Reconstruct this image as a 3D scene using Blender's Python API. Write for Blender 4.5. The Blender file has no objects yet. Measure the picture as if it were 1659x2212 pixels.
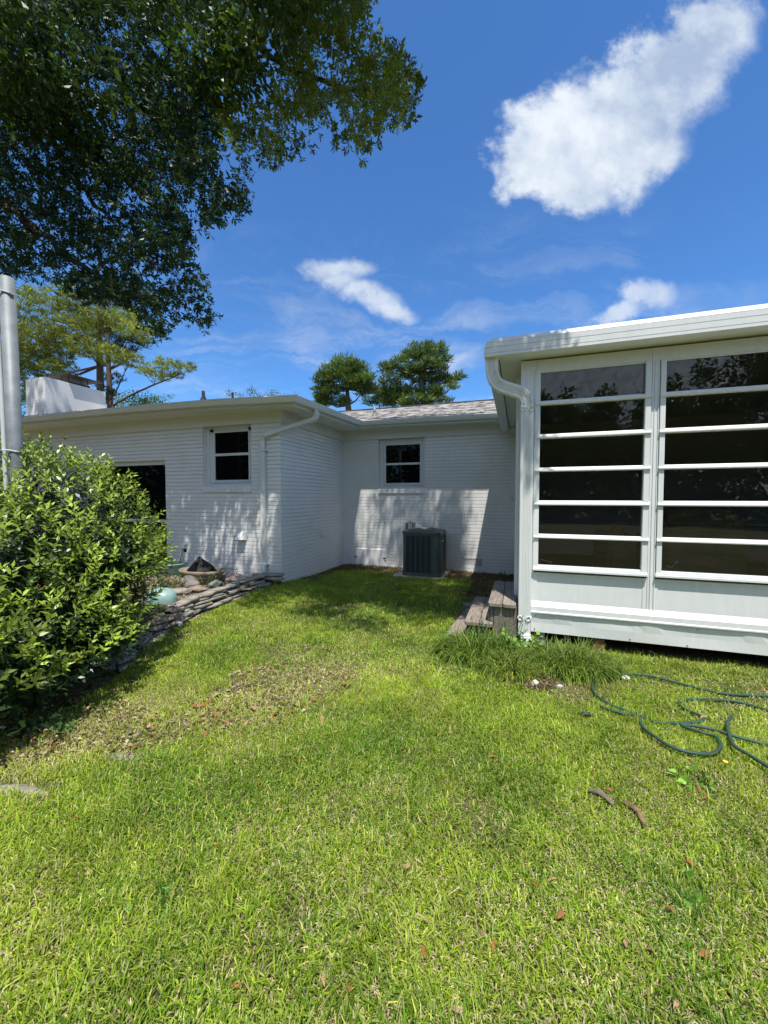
import bpy, bmesh, math, random
import numpy as np
from mathutils import Vector, Matrix
rnd = random.Random(7); rng = np.random.default_rng(11)
C = bpy.context.scene.collection
S = bpy.context.scene
# ------------------------------------------------------------------ camera, sky, sun
YAW, PITCH = math.radians(18.955), math.radians(-2.177)
FPX, CH = 1546.5, 1.5                       # focal length in photo pixels, eye height
cam = bpy.data.cameras.new('camera'); cam.sensor_fit = 'VERTICAL'; cam.sensor_height = 36
cam.lens = 36*FPX/4032; cam.clip_start = .05; cam.clip_end = 3000
co = bpy.data.objects.new('camera', cam); C.objects.link(co)
co.location = (0, 0, CH); co.rotation_euler = (math.pi/2+PITCH, 0, YAW); S.camera = co
SX, SY = .17, -.365                         # towards the sun, per metre of height
sun_dir = Vector((SX, SY, 1)).normalized()
SUN_EL = math.asin(sun_dir.z); SUN_AZ = math.atan2(sun_dir.x, sun_dir.y)
W = bpy.data.worlds.new("World"); S.world = W; W.use_nodes = True
nt = W.node_tree; nt.nodes.clear()
def nd(nt, t, **k):
    n = nt.nodes.new(t)
    for a, b in k.items():
        if a.startswith('i_'):
            n.inputs[a[2:].replace('_', ' ')].default_value = b
        else: setattr(n, a, b)
    return n
def vmath(nt, op, a, b=None):
    n = nt.nodes.new('ShaderNodeVectorMath'); n.operation = op
    for i, v in enumerate((a, b)):
        if v is None: continue
        if isinstance(v, (tuple, list, Vector)): n.inputs[i].default_value = tuple(v)
        elif isinstance(v, (int, float)): n.inputs['Scale'].default_value = v
        else: nt.links.new(v, n.inputs[i])
    return n.outputs['Value'] if op in ('DOT_PRODUCT', 'LENGTH') else n.outputs['Vector']
def fmath(nt, op, a, b=None, c=None, clamp=False):
    n = nt.nodes.new('ShaderNodeMath'); n.operation = op; n.use_clamp = clamp
    for i, v in enumerate((a, b, c)):
        if v is None: continue
        if isinstance(v, (int, float)): n.inputs[i].default_value = v
        else: nt.links.new(v, n.inputs[i])
    return n.outputs[0]
def mixc(nt, f, a, b, mode='MIX'):
    n = nt.nodes.new('ShaderNodeMix'); n.data_type = 'RGBA'; n.blend_type = mode
    for i, v in ((0, f), (6, a), (7, b)):
        if isinstance(v, (int, float)): n.inputs[i].default_value = v
        elif isinstance(v, (tuple, list)): n.inputs[i].default_value = (*v[:3], 1)
        else: nt.links.new(v, n.inputs[i])
    return n.outputs[2]
def ramp(nt, f, stops):
    n = nt.nodes.new('ShaderNodeValToRGB'); nt.links.new(f, n.inputs[0]); e = n.color_ramp.elements
    while len(e) < len(stops): e.new(.5)
    for k, (p, c) in zip(e, stops):
        k.position = p; k.color = (*((c,)*3 if isinstance(c, (int, float)) else c), 1)
    return n.outputs[0]
def sstep(nt, v, a, b):
    n = nt.nodes.new('ShaderNodeMapRange'); n.interpolation_type = 'SMOOTHSTEP'
    nt.links.new(v, n.inputs[0]); n.inputs[1].default_value = a; n.inputs[2].default_value = b
    return n.outputs[0]
sky = nd(nt, 'ShaderNodeTexSky', sky_type='NISHITA', sun_disc=False, sun_elevation=SUN_EL, sun_rotation=SUN_AZ,
         altitude=20, air_density=1.0, dust_density=.35, ozone_density=2.2)
skyc = mixc(nt, 1.0, sky.outputs[0], (.50, .88, 1.27), 'MULTIPLY')
geo = nd(nt, 'ShaderNodeTexCoord'); D = geo.outputs['Generated']
# clouds live on the sky sphere: directions projected on one fixed tangent plane of the sky
cf = Vector((-math.sin(YAW), math.cos(YAW), 0)); cr = Vector((math.cos(YAW), math.sin(YAW), 0))
cF = (cf*math.cos(PITCH)+Vector((0, 0, 1))*math.sin(PITCH)); cU = Vector((0, 0, 1))*math.cos(PITCH)-cf*math.sin(PITCH)
df = fmath(nt, 'MAXIMUM', vmath(nt, 'DOT_PRODUCT', D, cF), .05)
pu = fmath(nt, 'DIVIDE', vmath(nt, 'DOT_PRODUCT', D, cr), df); pv = fmath(nt, 'DIVIDE', vmath(nt, 'DOT_PRODUCT', D, cU), df)
comb = nd(nt, 'ShaderNodeCombineXYZ'); nt.links.new(pu, comb.inputs[0]); nt.links.new(pv, comb.inputs[1]); P2 = comb.outputs[0]
def noise(nt, vec, scale, detail=4, rough=.55, dist=0):
    n = nd(nt, 'ShaderNodeTexNoise'); n.inputs['Scale'].default_value = scale; n.inputs['Detail'].default_value = detail
    n.inputs['Roughness'].default_value = rough; n.inputs['Distortion'].default_value = dist
    if vec is not None: nt.links.new(vec, n.inputs['Vector'])
    return n
wn = noise(nt, P2, 4.5, 7, .62)
warp = vmath(nt, 'MULTIPLY', vmath(nt, 'SUBTRACT', wn.outputs['Color'], (.5, .5, .5)), (.17, .17, 0))
PW = vmath(nt, 'ADD', P2, warp)
def blobs(lst, src):
    m = None
    for x, y, a, b in lst:
        c = ((x-829.5)/848.4, -(y-1106)/848.4, 0)
        q = vmath(nt, 'MULTIPLY', vmath(nt, 'SUBTRACT', src, c), (848.4/a, 848.4/b, 0))
        v = fmath(nt, 'SUBTRACT', 1, vmath(nt, 'LENGTH', q))
        m = v if m is None else fmath(nt, 'SMOOTH_MAX', m, v, .5)
    return m
n2 = noise(nt, P2, 9, 8, .62).outputs['Fac']; n3 = noise(nt, P2, 3.2, 5, .5).outputs['Fac']
big = blobs([(1145, 335, 95, 105), (1230, 290, 150, 150), (1330, 290, 160, 150), (1390, 220, 150, 130), (1235, 390, 90, 85), (1460, 140, 140, 115), (1540, 60, 130, 100), (1430, 320, 90, 70)], PW)
sml = blobs([(695, 575, 60, 36), (735, 568, 55, 34), (772, 570, 50, 36), (735, 605, 50, 40), (775, 635, 65, 38), (815, 655, 65, 34), (850, 678, 60, 28)], PW)
low = blobs([(1405, 648, 85, 50), (1330, 690, 70, 30)], PW)
f1 = sstep(nt, fmath(nt, 'ADD', big, fmath(nt, 'MULTIPLY', fmath(nt, 'SUBTRACT', n2, .5), 1.15)), -.02, .50)
f2 = fmath(nt, 'MULTIPLY', sstep(nt, fmath(nt, 'ADD', sml, fmath(nt, 'MULTIPLY', fmath(nt, 'SUBTRACT', n2, .5), 1.0)), -.05, .85), .85)
f3 = fmath(nt, 'MULTIPLY', sstep(nt, fmath(nt, 'ADD', low, fmath(nt, 'MULTIPLY', fmath(nt, 'SUBTRACT', n2, .5), 1.0)), 0, .7), .7)
# thin cirrus low over the roofs
mp = nd(nt, 'ShaderNodeMapping'); mp.inputs['Rotation'].default_value = (0, 0, .35); mp.inputs['Scale'].default_value = (1.2, 4.2, 1)
nt.links.new(PW, mp.inputs[0]); wz = noise(nt, mp.outputs[0], 1.9, 7, .62, .9).outputs['Fac']
band = fmath(nt, 'MULTIPLY', sstep(nt, pv, .85, .30), sstep(nt, wz, .44, .78))
f4 = fmath(nt, 'MULTIPLY', band, .62)
cl = fmath(nt, 'MAXIMUM', fmath(nt, 'MAXIMUM', f1, f2), fmath(nt, 'MAXIMUM', f3, f4), clamp=True)
shade = ramp(nt, fmath(nt, 'ADD', fmath(nt, 'MULTIPLY', n3, .6), fmath(nt, 'MULTIPLY', n2, .4)), [(.38, (2.7, 3.4, 4.7)), (.50, (4.3, 4.9, 5.8)), (.60, (5.6, 6.0, 6.5))])
# unseen cloud cover added behind and beside the view to whiten the ambient light
n6 = noise(nt, D, 2.6, 5, .55).outputs['Fac']
rest = fmath(nt, 'MULTIPLY', sstep(nt, n6, .44, .56), sstep(nt, vmath(nt, 'DOT_PRODUCT', D, cF), .28, .12))
cl = fmath(nt, 'MAXIMUM', cl, fmath(nt, 'MULTIPLY', rest, .95))
fin = mixc(nt, cl, skyc, shade)
bg = nd(nt, 'ShaderNodeBackground'); bg.inputs[1].default_value = .122; nt.links.new(fin, bg.inputs[0])
wo = nd(nt, 'ShaderNodeOutputWorld'); nt.links.new(bg.outputs[0], wo.inputs[0])
sl = bpy.data.lights.new('sun', 'SUN'); sl.energy = 4.7; sl.angle = math.radians(.53); sl.color = (1, .955, .88)
so = bpy.data.objects.new('sun', sl); C.objects.link(so); so.rotation_euler = sun_dir.to_track_quat('Z', 'Y').to_euler()
S.view_settings.view_transform = 'Standard'; S.view_settings.look = 'None'; S.view_settings.gamma = 1
S.view_settings.exposure = 0.34
S.render.engine = 'CYCLES'; S.cycles.max_bounces = 6; S.cycles.transparent_max_bounces = 12
# ------------------------------------------------------------------ pixel (2212-px-high view) -> point helpers
RX = np.array(cr); RU = np.array(cU); RF = np.array(cF)
def ray(x, y): return RX*(x-829.5)/848.4 - RU*(y-1106)/848.4 + RF
def at(x, y, Y): r = ray(x, y); p = r*Y/r[1]; return (p[0], p[1], p[2]+CH)
def atZ(x, y, Z=0.0): r = ray(x, y); p = r*(Z-CH)/r[2]; return (p[0], p[1], Z)
# ------------------------------------------------------------------ materials
def mat(name, col, rough=.6, spec=.3, metal=0, var=0, vscale=8, bump=0, bscale=40, vcol2=None, coat=0, stretch=None):
    m = bpy.data.materials.new(name); m.use_nodes = True; t = m.node_tree; b = t.nodes['Principled BSDF']
    b.inputs['Base Color'].default_value = (*col, 1); b.inputs['Roughness'].default_value = rough
    b.inputs['Specular IOR Level'].default_value = spec; b.inputs['Metallic'].default_value = metal
    tc = nd(t, 'ShaderNodeTexCoord').outputs['Object']
    if stretch:
        mpp = nd(t, 'ShaderNodeMapping'); mpp.inputs['Scale'].default_value = stretch; t.links.new(tc, mpp.inputs[0]); tc = mpp.outputs[0]
    if var or vcol2:
        n = noise(t, tc, vscale, 6, .6); c2 = vcol2 or tuple(c*(1-var) for c in col)
        t.links.new(ramp(t, n.outputs['Fac'], [(.32, c2), (.68, col)]), b.inputs['Base Color'])
    if bump:
        n = noise(t, tc, bscale, 5, .6); bp = nd(t, 'ShaderNodeBump'); bp.inputs['Strength'].default_value = bump
        bp.inputs['Distance'].default_value = .01; t.links.new(n.outputs['Fac'], bp.inputs['Height']); t.links.new(bp.outputs[0], b.inputs['Normal'])
    return m
def leafmat(name, rough=.45, spec=.35, trans=.35, tcol=(1.1, 1.25, .5)):
    m = bpy.data.materials.new(name); m.use_nodes = True; t = m.node_tree; b = t.nodes['Principled BSDF']
    at_ = nd(t, 'ShaderNodeAttribute', attribute_name='Col'); b.inputs['Roughness'].default_value = rough
    b.inputs['Specular IOR Level'].default_value = spec; t.links.new(at_.outputs['Color'], b.inputs['Base Color'])
    tr = nd(t, 'ShaderNodeBsdfTranslucent'); t.links.new(mixc(t, 1, at_.outputs['Color'], tcol, 'MULTIPLY'), tr.inputs[0])
    mx = nd(t, 'ShaderNodeMixShader'); mx.inputs[0].default_value = trans
    t.links.new(b.outputs[0], mx.inputs[1]); t.links.new(tr.outputs[0], mx.inputs[2]); t.links.new(mx.outputs[0], t.nodes['Material Output'].inputs[0])
    return m
def brickmat(name, base):
    m = mat(name, base, .62, .25); t = m.node_tree; b = t.nodes['Principled BSDF']
    g = nd(t, 'ShaderNodeNewGeometry'); sp = nd(t, 'ShaderNodeSeparateXYZ'); t.links.new(g.outputs['Position'], sp.inputs[0])
    cb = nd(t, 'ShaderNodeCombineXYZ'); t.links.new(fmath(t, 'ADD', sp.outputs[0], sp.outputs[1]), cb.inputs[0]); t.links.new(sp.outputs[2], cb.inputs[1])
    br = nd(t, 'ShaderNodeTexBrick'); t.links.new(cb.outputs[0], br.inputs[0])
    for k, v in (('Scale', 1), ('Mortar Size', .0035), ('Mortar Smooth', .4), ('Brick Width', .21), ('Row Height', .0677), ('Bias', 0)): br.inputs[k].default_value = v
    br.inputs['Color1'].default_value = (1, 1, 1, 1); br.inputs['Color2'].default_value = (.86, .86, .86, 1); br.inputs['Mortar'].default_value = (.0, .0, .0, 1)
    n = noise(t, g.outputs['Position'], 3, 5, .6); n2_ = noise(t, g.outputs['Position'], 90, 4, .6)
    dirt = ramp(t, n.outputs['Fac'], [(.3, tuple(c*.93 for c in base)), (.6, base)])
    t.links.new(dirt, b.inputs['Base Color'])
    mz = fmath(t, 'FLOORED_MODULO', sp.outputs[2], .0677); mg = fmath(t, 'LESS_THAN', mz, .0099)
    t.links.new(mixc(t, fmath(t, 'MULTIPLY', mg, .14), dirt, (.30, .32, .32)), b.inputs['Base Color'])
    h = fmath(t, 'ADD', br.outputs['Color'], fmath(t, 'MULTIPLY', n2_.outputs['Fac'], .5))
    bp = nd(t, 'ShaderNodeBump'); bp.inputs['Strength'].default_value = .55; bp.inputs['Distance'].default_value = .004
    t.links.new(h, bp.inputs['Height']); t.links.new(bp.outputs[0], b.inputs['Normal'])
    return m
def glassmat(name, tint, refl=1.0, ior=1.5):
    m = bpy.data.materials.new(name); m.use_nodes = True; t = m.node_tree; t.nodes.remove(t.nodes['Principled BSDF'])
    tr = nd(t, 'ShaderNodeBsdfTransparent'); tr.inputs[0].default_value = (*tint, 1)
    gl = nd(t, 'ShaderNodeBsdfGlossy'); gl.inputs['Roughness'].default_value = .01; gl.inputs[0].default_value = (refl,)*3+(1,)
    fr = nd(t, 'ShaderNodeFresnel'); fr.inputs[0].default_value = ior
    mx = nd(t, 'ShaderNodeMixShader'); t.links.new(fr.outputs[0], mx.inputs[0]); t.links.new(tr.outputs[0], mx.inputs[1]); t.links.new(gl.outputs[0], mx.inputs[2])
    t.links.new(mx.outputs[0], t.nodes['Material Output'].inputs[0]); return m
M = dict(
 brick=brickmat('painted_brick', (.83, .83, .81)),
 white=mat('white_paint', (.78, .79, .775), .45, .35, var=.05, vscale=3),
 alu=mat('white_aluminium', (.77, .79, .775), .38, .4, var=.07, vscale=5, stretch=(5, 5, .7), bump=.05, bscale=3),
 gutter=mat('gutter_enamel', (.75, .765, .735), .35, .4, var=.06, vscale=2),
 soffit=mat('soffit_paint', (.77, .77, .71), .7, .2, var=.05, vscale=2),
 winwhite=mat('window_vinyl', (.72, .73, .72), .4, .4),
 black=mat('black_plastic', (.012, .012, .013), .5, .3),
 dark=mat('dark_interior', (.012, .012, .013), .9, .05),
 housepane=mat('dark_window_glass', (.004, .004, .005), .02, .35),
 srpane=glassmat('tinted_sunroom_glass', (.75, .76, .75), 1.0, 1.55),
 acm=mat('grey_green_cabinet_paint', (.105, .125, .125), .42, .4, var=.2, vscale=4),
 acd=mat('coil_black', (.014, .017, .018), .6, .3),
 conc=mat('concrete', (.42, .40, .37), .9, .1, var=.3, vscale=14, bump=.5, bscale=60),
 galv=mat('galvanised_steel', (.24, .265, .28), .55, .4, metal=.15, vcol2=(.17, .19, .20), vscale=9, bump=.1, bscale=30),
 pvc=mat('pale_pipe', (.62, .66, .66), .45, .35),
 wood=mat('weathered_wood', (.38, .32, .26), .85, .12, vcol2=(.19, .165, .145), vscale=5, bump=.9, bscale=26, stretch=(9, 1, 9)),
 woodv=mat('weathered_wood_upright', (.30, .26, .21), .85, .12, vcol2=(.17, .145, .12), vscale=5, bump=.9, bscale=26, stretch=(9, 9, 1.2)),
 brown=mat('treated_timber', (.24, .125, .06), .8, .15, vcol2=(.15, .075, .04), vscale=6, bump=.5, stretch=(8, 8, 1)),
 block=mat('concrete_block', (.36, .38, .38), .9, .1, var=.3, vscale=10, bump=.4),
 terra=mat('tan_stoneware', (.30, .245, .17), .6, .25, var=.3, vscale=6, bump=.15),
 bag=mat('black_plastic_sheet', (.004, .004, .005), .45, .12, bump=.6, bscale=14),
 stone=mat('slate_stone', (.38, .34, .28), .9, .1, vcol2=(.16, .145, .125), vscale=7, bump=1.0, bscale=24),
 stone2=mat('brown_stone', (.34, .26, .19), .88, .15, vcol2=(.15, .125, .105), vscale=8, bump=1.0, bscale=24),
 stone3=mat('greenish_slate', (.29, .30, .25), .85, .2, vcol2=(.15, .17, .155), vscale=8, bump=1.0, bscale=24),
 pink=mat('pinkish_quartz', (.50, .37, .31), .8, .2, vcol2=(.34, .25, .22), vscale=10, bump=.9, bscale=18),
 grey=mat('rough_grey_rock', (.27, .24, .225), .9, .1, vcol2=(.13, .12, .11), vscale=12, bump=1.0, bscale=20),
 teal=mat('pale_teal_glaze', (.20, .36, .33), .35, .4, vcol2=(.30, .44, .40), vscale=9, bump=.2),
 bark=mat('dark_bark', (.085, .075, .062), .9, .1, vcol2=(.04, .036, .03), vscale=14, bump=1, bscale=30),
 stem=mat('green_stem', (.10, .15, .04), .6, .2), pbark=mat('pine_bark', (.17, .125, .10), .9, .1, vcol2=(.085, .065, .055), vscale=9, bump=1, bscale=14),
 hose=mat('green_hose_rubber', (.018, .085, .055), .5, .35, vcol2=(.035, .05, .045), vscale=9),
 clearp=mat('cloudy_plastic', (.46, .53, .58), .25, .5),
 cloth=mat('dark_olive_fabric', (.33, .31, .24), .9, .1, var=.3, vscale=8),
 deadleaf=mat('dead_leaf_brown', (.36, .15, .055), .7, .2, vcol2=(.20, .085, .035), vscale=30),
 deadtan=mat('dead_leaf_tan', (.46, .31, .16), .7, .2, vcol2=(.28, .18, .10), vscale=30),
 sheath=mat('curled_bark', (.30, .20, .12), .8, .15, vcol2=(.10, .06, .035), vscale=16, bump=.6, stretch=(1, 5, 1)),
 sheathg=mat('grey_curled_bark', (.24, .20, .16), .8, .15, vcol2=(.10, .08, .06), vscale=16, bump=.6),
 metalcap=mat('dark_flashing', (.09, .085, .08), .5, .3, metal=.4, var=.3),
 lead=mat('grey_pipe_boot', (.19, .185, .18), .6, .3), nickel=mat('satin_nickel', (.6, .58, .54), .25, .5, metal=1),
 yellow=mat('yellow_petal', (.8, .55, .03), .5, .3), whitestone=mat('white_pebble', (.68, .67, .62), .7, .2, var=.2),
 orange=mat('faded_orange_leaf', (.55, .26, .03), .6, .2, vcol2=(.42, .15, .03), vscale=20),
 brickred=mat('red_brick_scrap', (.30, .11, .07), .9, .1, var=.4, vscale=20),
 leaf=leafmat('oak_leaf', .42, .35, .40), shrub=leafmat('shrub_leaf', .36, .4, .14, (1.1, 1.3, .45)),
 grass=leafmat('grass_blade', .45, .3, .38, (1.15, 1.25, .4)), needle=leafmat('pine_needle', .55, .25, .25),
)
def shingle():
    m = mat('grey_shingles', (.2, .19, .18), .9, .12); t = m.node_tree; b = t.nodes['Principled BSDF']
    g = nd(t, 'ShaderNodeNewGeometry'); sp = nd(t, 'ShaderNodeSeparateXYZ'); t.links.new(g.outputs['Position'], sp.inputs[0])
    cb = nd(t, 'ShaderNodeCombineXYZ'); t.links.new(sp.outputs[0], cb.inputs[0]); t.links.new(sp.outputs[1], cb.inputs[1])
    br = nd(t, 'ShaderNodeTexBrick'); t.links.new(cb.outputs[0], br.inputs[0])
    br.offset_frequency = 2; br.offset = .37; br.squash = .7; br.squash_frequency = 3
    for k, v in (('Scale', 1), ('Mortar Size', .006), ('Mortar Smooth', .1), ('Brick Width', .23), ('Row Height', .137), ('Bias', -.1)): br.inputs[k].default_value = v
    br.inputs['Color1'].default_value = (.34, .315, .29, 1); br.inputs['Color2'].default_value = (.13, .125, .125, 1); br.inputs['Mortar'].default_value = (.035, .033, .033, 1)
    n = noise(t, g.outputs['Position'], 60, 4, .7); mpq = nd(t, 'ShaderNodeMapping'); mpq.inputs['Scale'].default_value = (4.0, 2.6, 1); t.links.new(cb.outputs[0], mpq.inputs[0]); n5 = noise(t, mpq.outputs[0], 1.0, 6, .75)
    c = mixc(t, .6, br.outputs['Color'], ramp(t, n.outputs['Fac'], [(.3, .25), (.7, 1)]), 'MULTIPLY')
    t.links.new(mixc(t, .72, c, ramp(t, n5.outputs['Fac'], [(.44, (.045, .043, .042)), (.56, (.46, .43, .39))])), b.inputs['Base Color'])
    bp = nd(t, 'ShaderNodeBump'); bp.inputs['Strength'].default_value = .8; bp.inputs['Distance'].default_value = .02
    t.links.new(br.outputs['Color'], bp.inputs['Height']); t.links.new(bp.outputs[0], b.inputs['Normal']); return m
M['shingle'] = shingle()
def groundmat():
    m = mat('soil_and_thatch', (.2, .15, .09), .95, .05); t = m.node_tree; b = t.nodes['Principled BSDF']
    g = nd(t, 'ShaderNodeNewGeometry').outputs['Position']
    a = noise(t, g, 1.1, 5, .6).outputs['Fac']; f = noise(t, g, 55, 6, .7).outputs['Fac']; ff = noise(t, g, 260, 3, .7).outputs['Fac']
    c1 = ramp(t, f, [(.3, (.055, .042, .026)), (.5, (.17, .13, .075)), (.72, (.36, .29, .17))])
    c2 = ramp(t, f, [(.3, (.035, .045, .015)), (.55, (.12, .14, .045)), (.75, (.28, .26, .12))])
    c = mixc(t, sstep(t, a, .42, .6), c1, c2)
    c = mixc(t, .7, c, ramp(t, ff, [(.3, .45), (.7, 1.2)]), 'MULTIPLY'); t.links.new(c, b.inputs['Base Color'])
    bp = nd(t, 'ShaderNodeBump'); bp.inputs['Strength'].default_value = 1; bp.inputs['Distance'].default_value = .015
    t.links.new(f, bp.inputs['Height']); t.links.new(bp.outputs[0], b.inputs['Normal']); return m
M['ground'] = groundmat()
# ------------------------------------------------------------------ builders
class MB:
    def __init__(s): s.v = []; s.f = []
    def add(s, vs, fs):
        n = len(s.v); s.v += [tuple(map(float, p)) for p in vs]; s.f += [tuple(n+i for i in f) for f in fs]; return s
    def quad(s, a, b, c, d): return s.add([a, b, c, d], [(0, 1, 2, 3)])
    def box(s, x0, x1, y0, y1, z0, z1, m=None):
        vs = [(x, y, z) for z in (z0, z1) for y in (y0, y1) for x in (x0, x1)]
        if m: vs = [m @ Vector(p) for p in vs]
        return s.add(vs, [(0, 2, 3, 1), (4, 5, 7, 6), (0, 1, 5, 4), (2, 6, 7, 3), (0, 4, 6, 2), (1, 3, 7, 5)])
    def tube(s, pts, r, n=8, cap=True, ell=None):
        pts = [Vector(p) for p in pts]; k = len(pts); rs = r if isinstance(r, (list, tuple)) else [r]*k
        vs = []; up = None
        for i, p in enumerate(pts):
            t = (pts[min(i+1, k-1)]-pts[max(i-1, 0)]).normalized()
            if up is None: up = Vector((0, 0, 1)) if abs(t.z) < .9 else Vector((1, 0, 0))
            a = (up-t*up.dot(t)).normalized(); b = t.cross(a); up = a
            for j in range(n):
                w = 2*math.pi*j/n; vs.append(p+(a*math.cos(w)+b*math.sin(w))*rs[i])
        fs = [(i*n+j, i*n+(j+1) % n, (i+1)*n+(j+1) % n, (i+1)*n+j) for i in range(k-1) for j in range(n)]
        if cap: fs += [tuple(range(n))[::-1], tuple(range((k-1)*n, k*n))]
        return s.add(vs, fs)
    def sweep(s, path, prof, side, closed=True, caps=True):
        # prof: (out, up) pairs; side[i]: outward unit vector (mitre-scaled) at each path point
        n = len(prof); vs = []
        for p, o in zip(path, side):
            p = Vector(p); o = Vector(o)
            for a, b in prof: vs.append(p+o*a+Vector((0, 0, b)))
        fs = []
        for i in range(len(path)-1):
            for j in range(n if closed else n-1):
                fs.append((i*n+j, i*n+(j+1) % n, (i+1)*n+(j+1) % n, (i+1)*n+j))
        if caps and closed: fs += [tuple(range(n))[::-1], tuple(range((len(path)-1)*n, len(path)*n))]
        return s.add(vs, fs)
    def lathe(s, prof, c=(0, 0, 0), n=32, sq=1):
        vs = [(c[0]+r*math.cos(2*math.pi*j/n), c[1]+r*sq*math.sin(2*math.pi*j/n), c[2]+z) for r, z in prof for j in range(n)]
        fs = [(i*n+j, i*n+(j+1) % n, (i+1)*n+(j+1) % n, (i+1)*n+j) for i in range(len(prof)-1) for j in range(n)]
        return s.add(vs, fs)
    def build(s, name, m, parent=None, bevel=0, smooth=False, loc=None, subsurf=0):
        me = bpy.data.meshes.new(name); o0 = Vector(loc) if loc else Vector()
        me.from_pydata([Vector(p)-o0 for p in s.v], [], s.f); me.update()
        bm = bmesh.new(); bm.from_mesh(me); bmesh.ops.recalc_face_normals(bm, faces=bm.faces); bm.to_mesh(me); bm.free()
        me.materials.append(m); o = bpy.data.objects.new(name, me); C.objects.link(o); o.location = o0
        if smooth: me.polygons.foreach_set('use_smooth', [True]*len(me.polygons))
        if bevel:
            b = o.modifiers.new('bevel', 'BEVEL'); b.width = bevel; b.segments = 2; b.limit_method = 'ANGLE'; b.angle_limit = math.radians(40)
        if subsurf: ss = o.modifiers.new('sub', 'SUBSURF'); ss.levels = ss.render_levels = subsurf
        if parent: put(o, parent)
        return o
def put(o, parent):
    w = o.location.copy(); o.parent = parent; o.matrix_parent_inverse = Matrix.Identity(4)
    base = Vector(parent.location); p = parent
    while p.parent: p = p.parent; base += p.location
    o.location = w-base
def tag(o, label=None, cat=None, group=None, kind=None):
    for k, v in (('label', label), ('category', cat), ('group', group), ('kind', kind)):
        if v: o[k] = v
    return o
def thing(name, label, cat, loc=(0, 0, 0), group=None):
    o = bpy.data.objects.new(name, None); C.objects.link(o); o.location = loc; o.empty_display_size = .1
    return tag(o, label, cat, group)
def npmesh(name, V, F, m, parent=None, col=None, smooth=False):
    V = np.ascontiguousarray(V, dtype=np.float32).reshape(-1, 3); F = np.ascontiguousarray(F, dtype=np.int32); k = F.shape[1]
    me = bpy.data.meshes.new(name); me.vertices.add(len(V)); me.vertices.foreach_set('co', V.ravel())
    me.loops.add(F.size); me.loops.foreach_set('vertex_index', F.ravel()); me.polygons.add(len(F))
    me.polygons.foreach_set('loop_start', np.arange(0, F.size, k, dtype=np.int32))
    me.polygons.foreach_set('loop_total', np.full(len(F), k, dtype=np.int32))
    me.update(calc_edges=True)
    if smooth: me.polygons.foreach_set('use_smooth', np.ones(len(F), bool))
    if col is not None:
        a = me.color_attributes.new('Col', 'FLOAT_COLOR', 'POINT')
        c4 = np.ones((len(V), 4), np.float32); c4[:, :3] = col; a.data.foreach_set('color', c4.ravel())
    me.materials.append(m); o = bpy.data.objects.new(name, me); C.objects.link(o)
    if parent: put(o, parent)
    return o
def unit(a): return a/np.maximum(np.linalg.norm(a, axis=-1, keepdims=True), 1e-9)
def leaves(P, Dr, L, Wd, bend=.25, fold=.3, nrm=None):
    """6-vertex folded leaves: base, two sides, mid, tip -> four triangles as two quads"""
    n = len(P); Dr = unit(Dr); r = unit(rng.normal(size=(n, 3))) if nrm is None else unit(nrm)
    S_ = unit(np.cross(Dr, r)); N = np.cross(S_, Dr); L = np.broadcast_to(L, n)[:, None]; Wd = np.broadcast_to(Wd, n)[:, None]
    mid = P+Dr*L*.5+N*L*bend*.25; tip = P+Dr*L-N*L*bend*.35
    a = P+Dr*L*.42+S_*Wd*.5+N*Wd*fold; b = P+Dr*L*.42-S_*Wd*.5+N*Wd*fold
    V = np.stack([P, a, tip, mid, b], 1).reshape(-1, 3); i = np.arange(n)[:, None]*5
    F = np.concatenate([i+np.array([[0, 1, 2, 3]]), i+np.array([[0, 3, 2, 4]])], 0)
    return V, F
def diam(P, Dr, L, Wd, nrm=None):
    n = len(P); Dr = unit(Dr); r = unit(rng.normal(size=(n, 3))) if nrm is None else unit(nrm); S_ = unit(np.cross(Dr, r)); N = np.cross(S_, Dr)
    L = np.broadcast_to(L, n)[:, None]; Wd = np.broadcast_to(Wd, n)[:, None]
    V = np.stack([P, P+Dr*L*.6+S_*Wd*.5, P+Dr*L-N*L*.15, P+Dr*L*.6-S_*Wd*.5], 1).reshape(-1, 3)
    return V, np.arange(n*4).reshape(-1, 4)
def vnoise(x, y, s, seed=0):
    g = np.random.default_rng(seed).random((64, 64)); u = np.asarray(x)*s+17.3; v = np.asarray(y)*s+9.1
    i = np.floor(u).astype(int); j = np.floor(v).astype(int); fu = u-i; fv = v-j; fu = fu*fu*(3-2*fu); fv = fv*fv*(3-2*fv)
    G = lambda a, b: g[a % 64, b % 64]
    return (G(i, j)*(1-fu)+G(i+1, j)*fu)*(1-fv)+(G(i, j+1)*(1-fu)+G(i+1, j+1)*fu)*fv
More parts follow.
